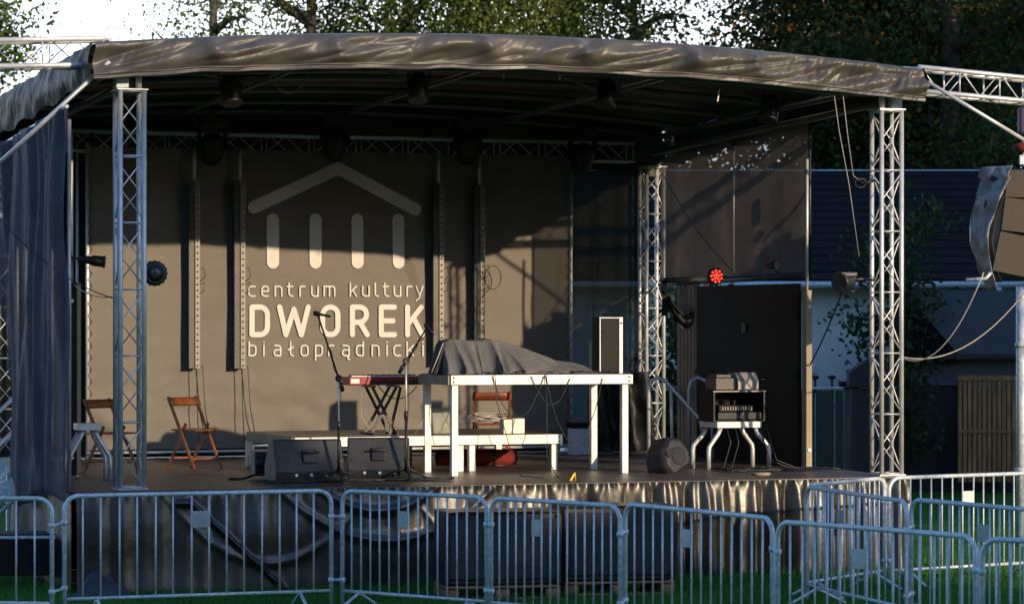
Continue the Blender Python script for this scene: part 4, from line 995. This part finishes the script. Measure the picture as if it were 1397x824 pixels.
# subwoofers on pallets in front of the skirt
def subw(px0, px1, d, ytop, label):
    a = W(px0, HY, d).x; b = W(px1, HY, d).x; zt_ = HC+(HY-ytop)/F*d
    ang = TH*.55
    t = thing('subwoofer', label, 'subwoofer', ((a+b)/2, d, .15), ang, 'black subwoofers on pallets'); wd_ = (b-a)/math.cos(ang)
    sc = MB().box((0,.33,(zt_-.15)/2),(wd_,.62,zt_-.15)).build('cabinet', M['monitor'], t, bevel=.012)
    MB().box((0,-.0,(zt_-.15)/2),(wd_-.08,.05,zt_-.25)).build('grille', M['grille'], sc, bevel=.01)
    for sx in (-1,1): MB().box((sx*(wd_/2-.012),.0,(zt_-.15)/2),(.03,.06,zt_-.17)).build('edge', M['black'], t)
    MB().grid(20, 8, lambda p, q: ((p-.5)*(wd_+.02), -.03+q*.70, zt_-.15+.012+.012*nz(p*8,q*6,2))).build('rain_sheet', M['skirt'], t, solid=.004)
    p_ = thing('pallet', 'wooden pallet under the '+label, 'pallet', ((a+b)/2, d, 0), ang, 'wooden pallets under the subwoofers')
    for i in range(3): MB().box((-wd_/2+.07+i*(wd_-.14)/2, .33, .06), (.14,.66,.08)).build('block', M['pallet'], p_, bevel=.004)
    for i in range(5): MB().box((0, .05+i*.14, .125), (wd_, .10, .022)).build('deck_board', M['pallet'], p_, bevel=.003)
    for i in range(3): MB().box((0, .06+i*.27, .01), (wd_, .10, .018)).build('base_board', M['pallet'], p_, bevel=.003)
subw(607, 765, 28.9, 700, 'black subwoofer in front of the skirt, left of the pair')
subw(770, 922, 29.4, 692, 'black subwoofer in front of the skirt, right of the pair')

# ------------------------------------------------------------------ hanging line array at right
la = thing('line_array', 'hanging stack of three tan grilled speakers partly wrapped in film at the right edge', 'speaker array', W(1375, 228, 32.6), 0)
o0 = la.location
for i, (xa, yt, yb) in enumerate(((1371,233,272),(1367,274,322),(1357,324,382))):
    p = W(xa, (yt+yb)/2, 32.6)-o0; h_ = (yb-yt)/F*32.6*.98; rot = Matrix.Rotation(R(2+5*i),3,'Y')
    c_ = p+Vector((.42,.25,0))
    MB().box(c_, (.84,.5,h_), rot).build('cabinet', M['blackw'], la, bevel=.01)
    MB().box(c_+Vector((0,-.255,0)), (.82,.012,h_*.95), rot).build('grille', M['grillebr'], la)
def wrapf(a, b):
    py = 226+170*b; px = 1352-22*math.sin(b*2.9)+(-6 if b < .1 else 0)+20*max(0, b-.6)+a*(30*(1-b)+6)
    p = W(px, py, 32.5+.0)-o0; y = -.10+.35*(1-a)+.05*nz(a*4,b*6,3)
    return (p.x+.02*nz(a*6,b*9,1), y, p.z)
MB().grid(16, 40, wrapf).build('rain_wrap', M['wrap'], la, solid=.004)
def wrapf2(a, b):
    p = Vector(wrapf(.35+.3*a+.35*b*0, .06+.86*b)); return (p.x+.02+.10*a, p.y-.03, p.z-.02)
MB().grid(12, 30, wrapf2).build('black_wrap', M['blackcloth'], la, solid=.004)
MB().box((.42,.25,.09),(.5,.06,.10)).build('flying_frame', M['galv'], la)
for x in (.30,.46): MB().tube([(x,.2,.1),(x,.2,.85)], .006, 5).build('suspension_chain', M['alu'], la)
MB().tube([W(1318,382,32.5)-o0, W(1345,380,32.5)-o0, W(1352,372,32.5)-o0], .02, 8).build('bracket', M['alu'], la)
ho = thing('chain_hoist', 'purple and red chain hoist above the hanging speakers at the right edge', 'hoist', W(1391, 165, 33.2), 0)
MB().box((.06,0,.0),(.15,.15,.30)).build('cover', M['purple'], ho, bevel=.03); MB().lathe([(.03,-.05),(.10,-.04),(.11,.03),(.04,.06)], (.04,0,-.30), seg=16).build('hook_block', M['stage_red'], ho)
MB().tube([(.04,0,-.2),(.04,0,-.50)], .008, 6).build('chain', M['galv'], ho)
lp = thing('fabric_ribbon', 'white strap end hanging at the left edge by the tree', 'strap', W(0, 294, 30), 0)
MB().box((-.02,0,.0),(.09,.02,.05)).build('strap', M['white'], lp, bevel=.01); MB().tube([(-.3,0,.02),(-.02,0,0)], .01, 6).build('cord', M['cablew'], lp)

# ------------------------------------------------------------------ cables
CG = 'loose cables around the stage'
cable(sag(W(0,300,30), W(158,408,30.1), .12), .006, M['cable'], 'thin dark cable sagging from the left edge to the left truss column')
cable(sag(W(100,388,32.6), W(152,405,30.1), .05), .006, M['cable'], 'short dark cable between the left side mast and the left truss column')
cable(sag(S(U(365,.5),.5,Z(98,U(365,.5),.5)), S(U(424,.5),.5,Z(96,U(424,.5),.5)), .235), .006, M['post'], 'drooping cable loop under the roof left of the middle')
cable(sag(W(1342,372,32.4), W(1228,487,33), .35), .008, M['cablew'], 'pale cable falling from the hanging speakers to the right truss column')
cable(sag(W(1397,400,33.5), W(1230,487,33), .25), .008, M['cablew'], 'lower pale cable running from the right edge to the right truss column')
cable(sag(W(1150,395,32.6), W(1105,498,34.6), .04), .010, M['cable'], 'thick black cable slanting from the column spotlight to the tan post')
cable([W(1138,130,32.4), W(1145,180,32.5), W(1158,250,32.6), W(1172,350,32.8)], .005, M['cablew'], 'long thin cord hanging under the right roof end')
cable([W(1150,130,32.4), W(1157,190,32.5), W(1164,240,32.6), W(1178,250,32.8)], .005, M['cablew'], 'shorter thin cord ending at the coil on the right truss column')
cable(sag(S(U(905,6),6,4.55), S(U(1000,3.2),3.2,Z(370,U(1000,3.2),3.2)), .1), .006, M['cable'], 'dark cable slanting from the rear truss column down to the red lamp')
for i, (a_, b_, dr, l) in enumerate((((672,525),(742,527),.45,'cable loop hanging below the tall platform beam near the red chair'), ((725,525),(778,530),.30,'cable loop hanging below the middle of the tall platform beam'), ((745,524),(822,530),.75,'long thin cable loop reaching low under the tall platform'))):
    cable(sag(S(U(a_[0],TV-.04),TV-.04,Z(a_[1]-12,U(a_[0],TV-.04),TV-.04)), S(U(b_[0],TV-.04),TV-.04,Z(b_[1]-14,U(b_[0],TV-.04),TV-.04)), dr, 14, .01), .005, M['cable'], l)
cable([S(U(673,TV),TV-.05,TZ+.01), S(U(675,TV),TV-.07,TZ-.3), S(U(690,TV),TV-.1,TZ-.75), S(U(700,TV),TV-.25,DK+.01), S(U(742,.6),.6,DK+.01)], .005, M['cable'], 'thin cable dropping from the tall platform to the deck left of its middle')
cable([S(U(743,TV),TV-.05,TZ+.01), S(U(743,TV),TV-.07,TZ-.4), S(U(742,TV),TV-.1,TZ-.9), S(U(750,TV),TV-.2,DK+.01), S(U(765,.5),.5,DK+.01)], .005, M['cable'], 'thin cable dropping straight from the middle of the tall platform to the deck')
rc = random.Random(9)
tc = sthing('cable_tangle', 'tangle of thin black leads along the front of the tall platform top', 'cables', TU, TV, TZ)
for j in range(5):
    cx_ = .45+j*.32; pts = [(cx_+rc.uniform(-.12,.12)+.02*i, .03+rc.uniform(-.02,.05), .012+abs(math.sin(i*1.3))*.025) for i in range(9)]
    MB().tube(pts, .005, 5).build('lead', M['cable'], tc)
def leads(t, polys):
    for p_ in polys: MB().tube(p_, .008, 5).build('lead', M['cable'], t)
leads(sthing('cable_tangle', 'black cables snaking on the deck below the amplifier stand', 'cables', U(1000,1.0), 1.2, DK), [[(rc.uniform(-.05,.05)+.15*i, rc.uniform(-.2,.2)+.04*j, .012+rc.uniform(0,.02)) for i in range(10)] for j in range(6)])
leads(sthing('cable_tangle', 'black cables strewn on the deck in front of the wedge monitors', 'cables', U(364,.5), .55, DK), [[(rc.uniform(-.05,.05)+.17*i, rc.uniform(-.12,.12)+.03*j, .012+rc.uniform(0,.02)) for i in range(13)] for j in range(5)])
leads(sthing('cable_bundle', 'black cables hanging from the amplifier rack to the deck', 'cables', U(1003,2.05), 2.05, DK), [[(x_,-.2,.5),(x_+.03,-.26,.3),(x_+(.08 if j>1 else -.05),-.3,.1),(x_+(.3 if j>1 else -.1),-.35,.012),(x_+(.6 if j>1 else -.2),-.3,.012)] for j, (x_, y_) in enumerate(((-.2,.0),(-.1,.04),(.22,.02),(.3,-.02)))])
cable([S(ks_u-.3,ks_v-.2,kz+.5), S(ks_u-.32,ks_v-.25,kz+.2), S(ks_u-.2,ks_v-.3,kz+.02)], .006, M['cablew'], 'pale cable hanging left of the crossed keyboard stand')
cable([S(ks_u+.42,ks_v-.2,kz+.58), S(ks_u+.46,ks_v-.25,kz+.25), S(ks_u+.3,ks_v-.3,kz+.02)], .006, M['cablew'], 'pale cable hanging right of the crossed keyboard stand')
cable([S(ks_u-.1,ks_v-.2,kz+.56)]+sag(S(ks_u-.1,ks_v-.2,kz+.54), S(ks_u+.35,ks_v-.2,kz+.54), .14, 8), .006, M['cable'], 'black cable loop hanging under the red keyboard')

# ------------------------------------------------------------------ crowd barriers
GBR = 'galvanised crowd barriers in front of the stage'
bar_me = {}
def barrier(pa, pb, label, plate=None, hook=True, zb_=.17, bars=14, nxt=None, platem='plate', wbar=.0085):
    a = W(pa[0], HY, pa[1]); b = W(pb[0], HY, pb[1]); a.z = b.z = 0
    L = (b-a).length; ang = math.atan2(b.y-a.y, b.x-a.x)
    t = thing('crowd_barrier', label, 'barrier', a, ang, GBR)
    r_ = .13; pts = [(0,0,.03),(0,0,1.1-r_)]
    for i in range(1,8): q = i/8*math.pi/2; pts.append((r_-r_*math.cos(q),0,1.1-r_+r_*math.sin(q)))
    pts.append((r_,0,1.1)); pts.append((L-r_,0,1.1))
    for i in range(1,8): q = i/8*math.pi/2; pts.append((L-r_+r_*math.sin(q),0,1.1-r_+r_*math.cos(q)))
    pts += [(L,0,1.1-r_),(L,0,.03)]
    MB().tube(pts, .0205, 12).build('frame', M['galv'], t)
    MB().tube([(0,0,zb_),(L,0,zb_)], .016, 10).build('bottom_rail', M['galv'], t)
    h_ = 1.1-zb_
    if 'm' not in bar_me:
        o = MB().tube([(0,0,0),(0,0,h_)], wbar, 8).build('bar', M['galv'], t); bar_me['m'] = o.data
    else: o = bpy.data.objects.new('bar', bar_me['m']); COL.objects.link(o); o.parent = t
    o.location = (L/(bars+1),0,zb_)
    for i in range(2, bars+1):
        c = o.copy(); COL.objects.link(c); c.parent = t; c.location = (L*i/(bars+1)+random.uniform(-.004,.004),0,zb_); c.rotation_euler = (0, random.gauss(0,.0035), random.uniform(0,6))
    if plate:
        i = plate; x0_ = L*i/(bars+1); x1_ = L*(i+1)/(bars+1)
        MB().box(((x0_+x1_)/2, -.012, .865), ((x1_-x0_)+.006, .004, .15)).build('sign_plate', M[platem], t, bevel=.001)
    for x in (L*.12, L*.88):
        MB().tube([(x,-.30,.012),(x,-.27,.02),(x,-.02,.150),(x,.02,.150),(x,.27,.02),(x,.30,.012)], .016, 8).build('foot', M['galv'], t)
    if nxt:
        n_ = W(nxt[0], HY, nxt[1]); n_.z = 0
        loc = Matrix.Rotation(-ang, 3, 'Z') @ (n_-a)
        for z in (.86, .27):
            hb_ = MB().tube([(L,0,z),(loc.x,loc.y,z)], .013, 8).lathe([(.028,-.022),(.031,0),(.028,.022)], (loc.x,loc.y,z), seg=12).lathe([(.028,-.022),(.031,0),(.028,.022)], (L,0,z), seg=12)
            hb_.build('hook', M['galv'], t)
    return t
dd = lambda y: 6355/(y-HY)
barrier((-290,dd(677)), (71,dd(680)), 'barrier cut off by the left edge of the photo, left of the long one', 9, nxt=(88,dd(676.5)))
barrier((88,dd(676.5)), (452,dd(669)), 'longest frontal barrier, below the left truss column', 7, nxt=(467,dd(669)))
barrier((467,dd(669)), (664,dd(678.5)), 'angled barrier second from the long frontal one, below the wedge monitors', 6, nxt=(670,dd(679)))
barrier((670,dd(679)), (846,dd(690)), 'barrier in front of the two subwoofers, below the tall platform', 5, nxt=(853,dd(687)))
barrier((853,dd(687)), (1054,dd(707)), 'barrier in front of the golden lit skirt, below the amplifier stand', 6, nxt=(1061,dd(711)))
barrier((1061,dd(711)), (1331,dd(732)), 'nearest whole barrier at the lower right', 6, nxt=(1340,dd(734.5)))
barrier((1340,dd(734.5)), (1640,dd(750)), 'nearest barrier cut off by the right edge of the photo', 9)
barrier((1101,dd(662)), (1206,dd(652)), 'short looking barrier receding from the skirt corner to the right truss column', None, nxt=(1213,dd(652)))
barrier((1213,dd(652)), (1424,dd(644.5)), 'farthest barrier, warmly lit, behind the others at right', 7, platem='white')
barrier((1100,dd(664)), (1237,dd(684)), 'barrier angled towards the viewer from the right skirt corner', 5, nxt=(1243,dd(681)))
barrier((1243,dd(681)), (1450,dd(699)), 'middle row barrier on the right between the farthest and the nearest ones', 7)
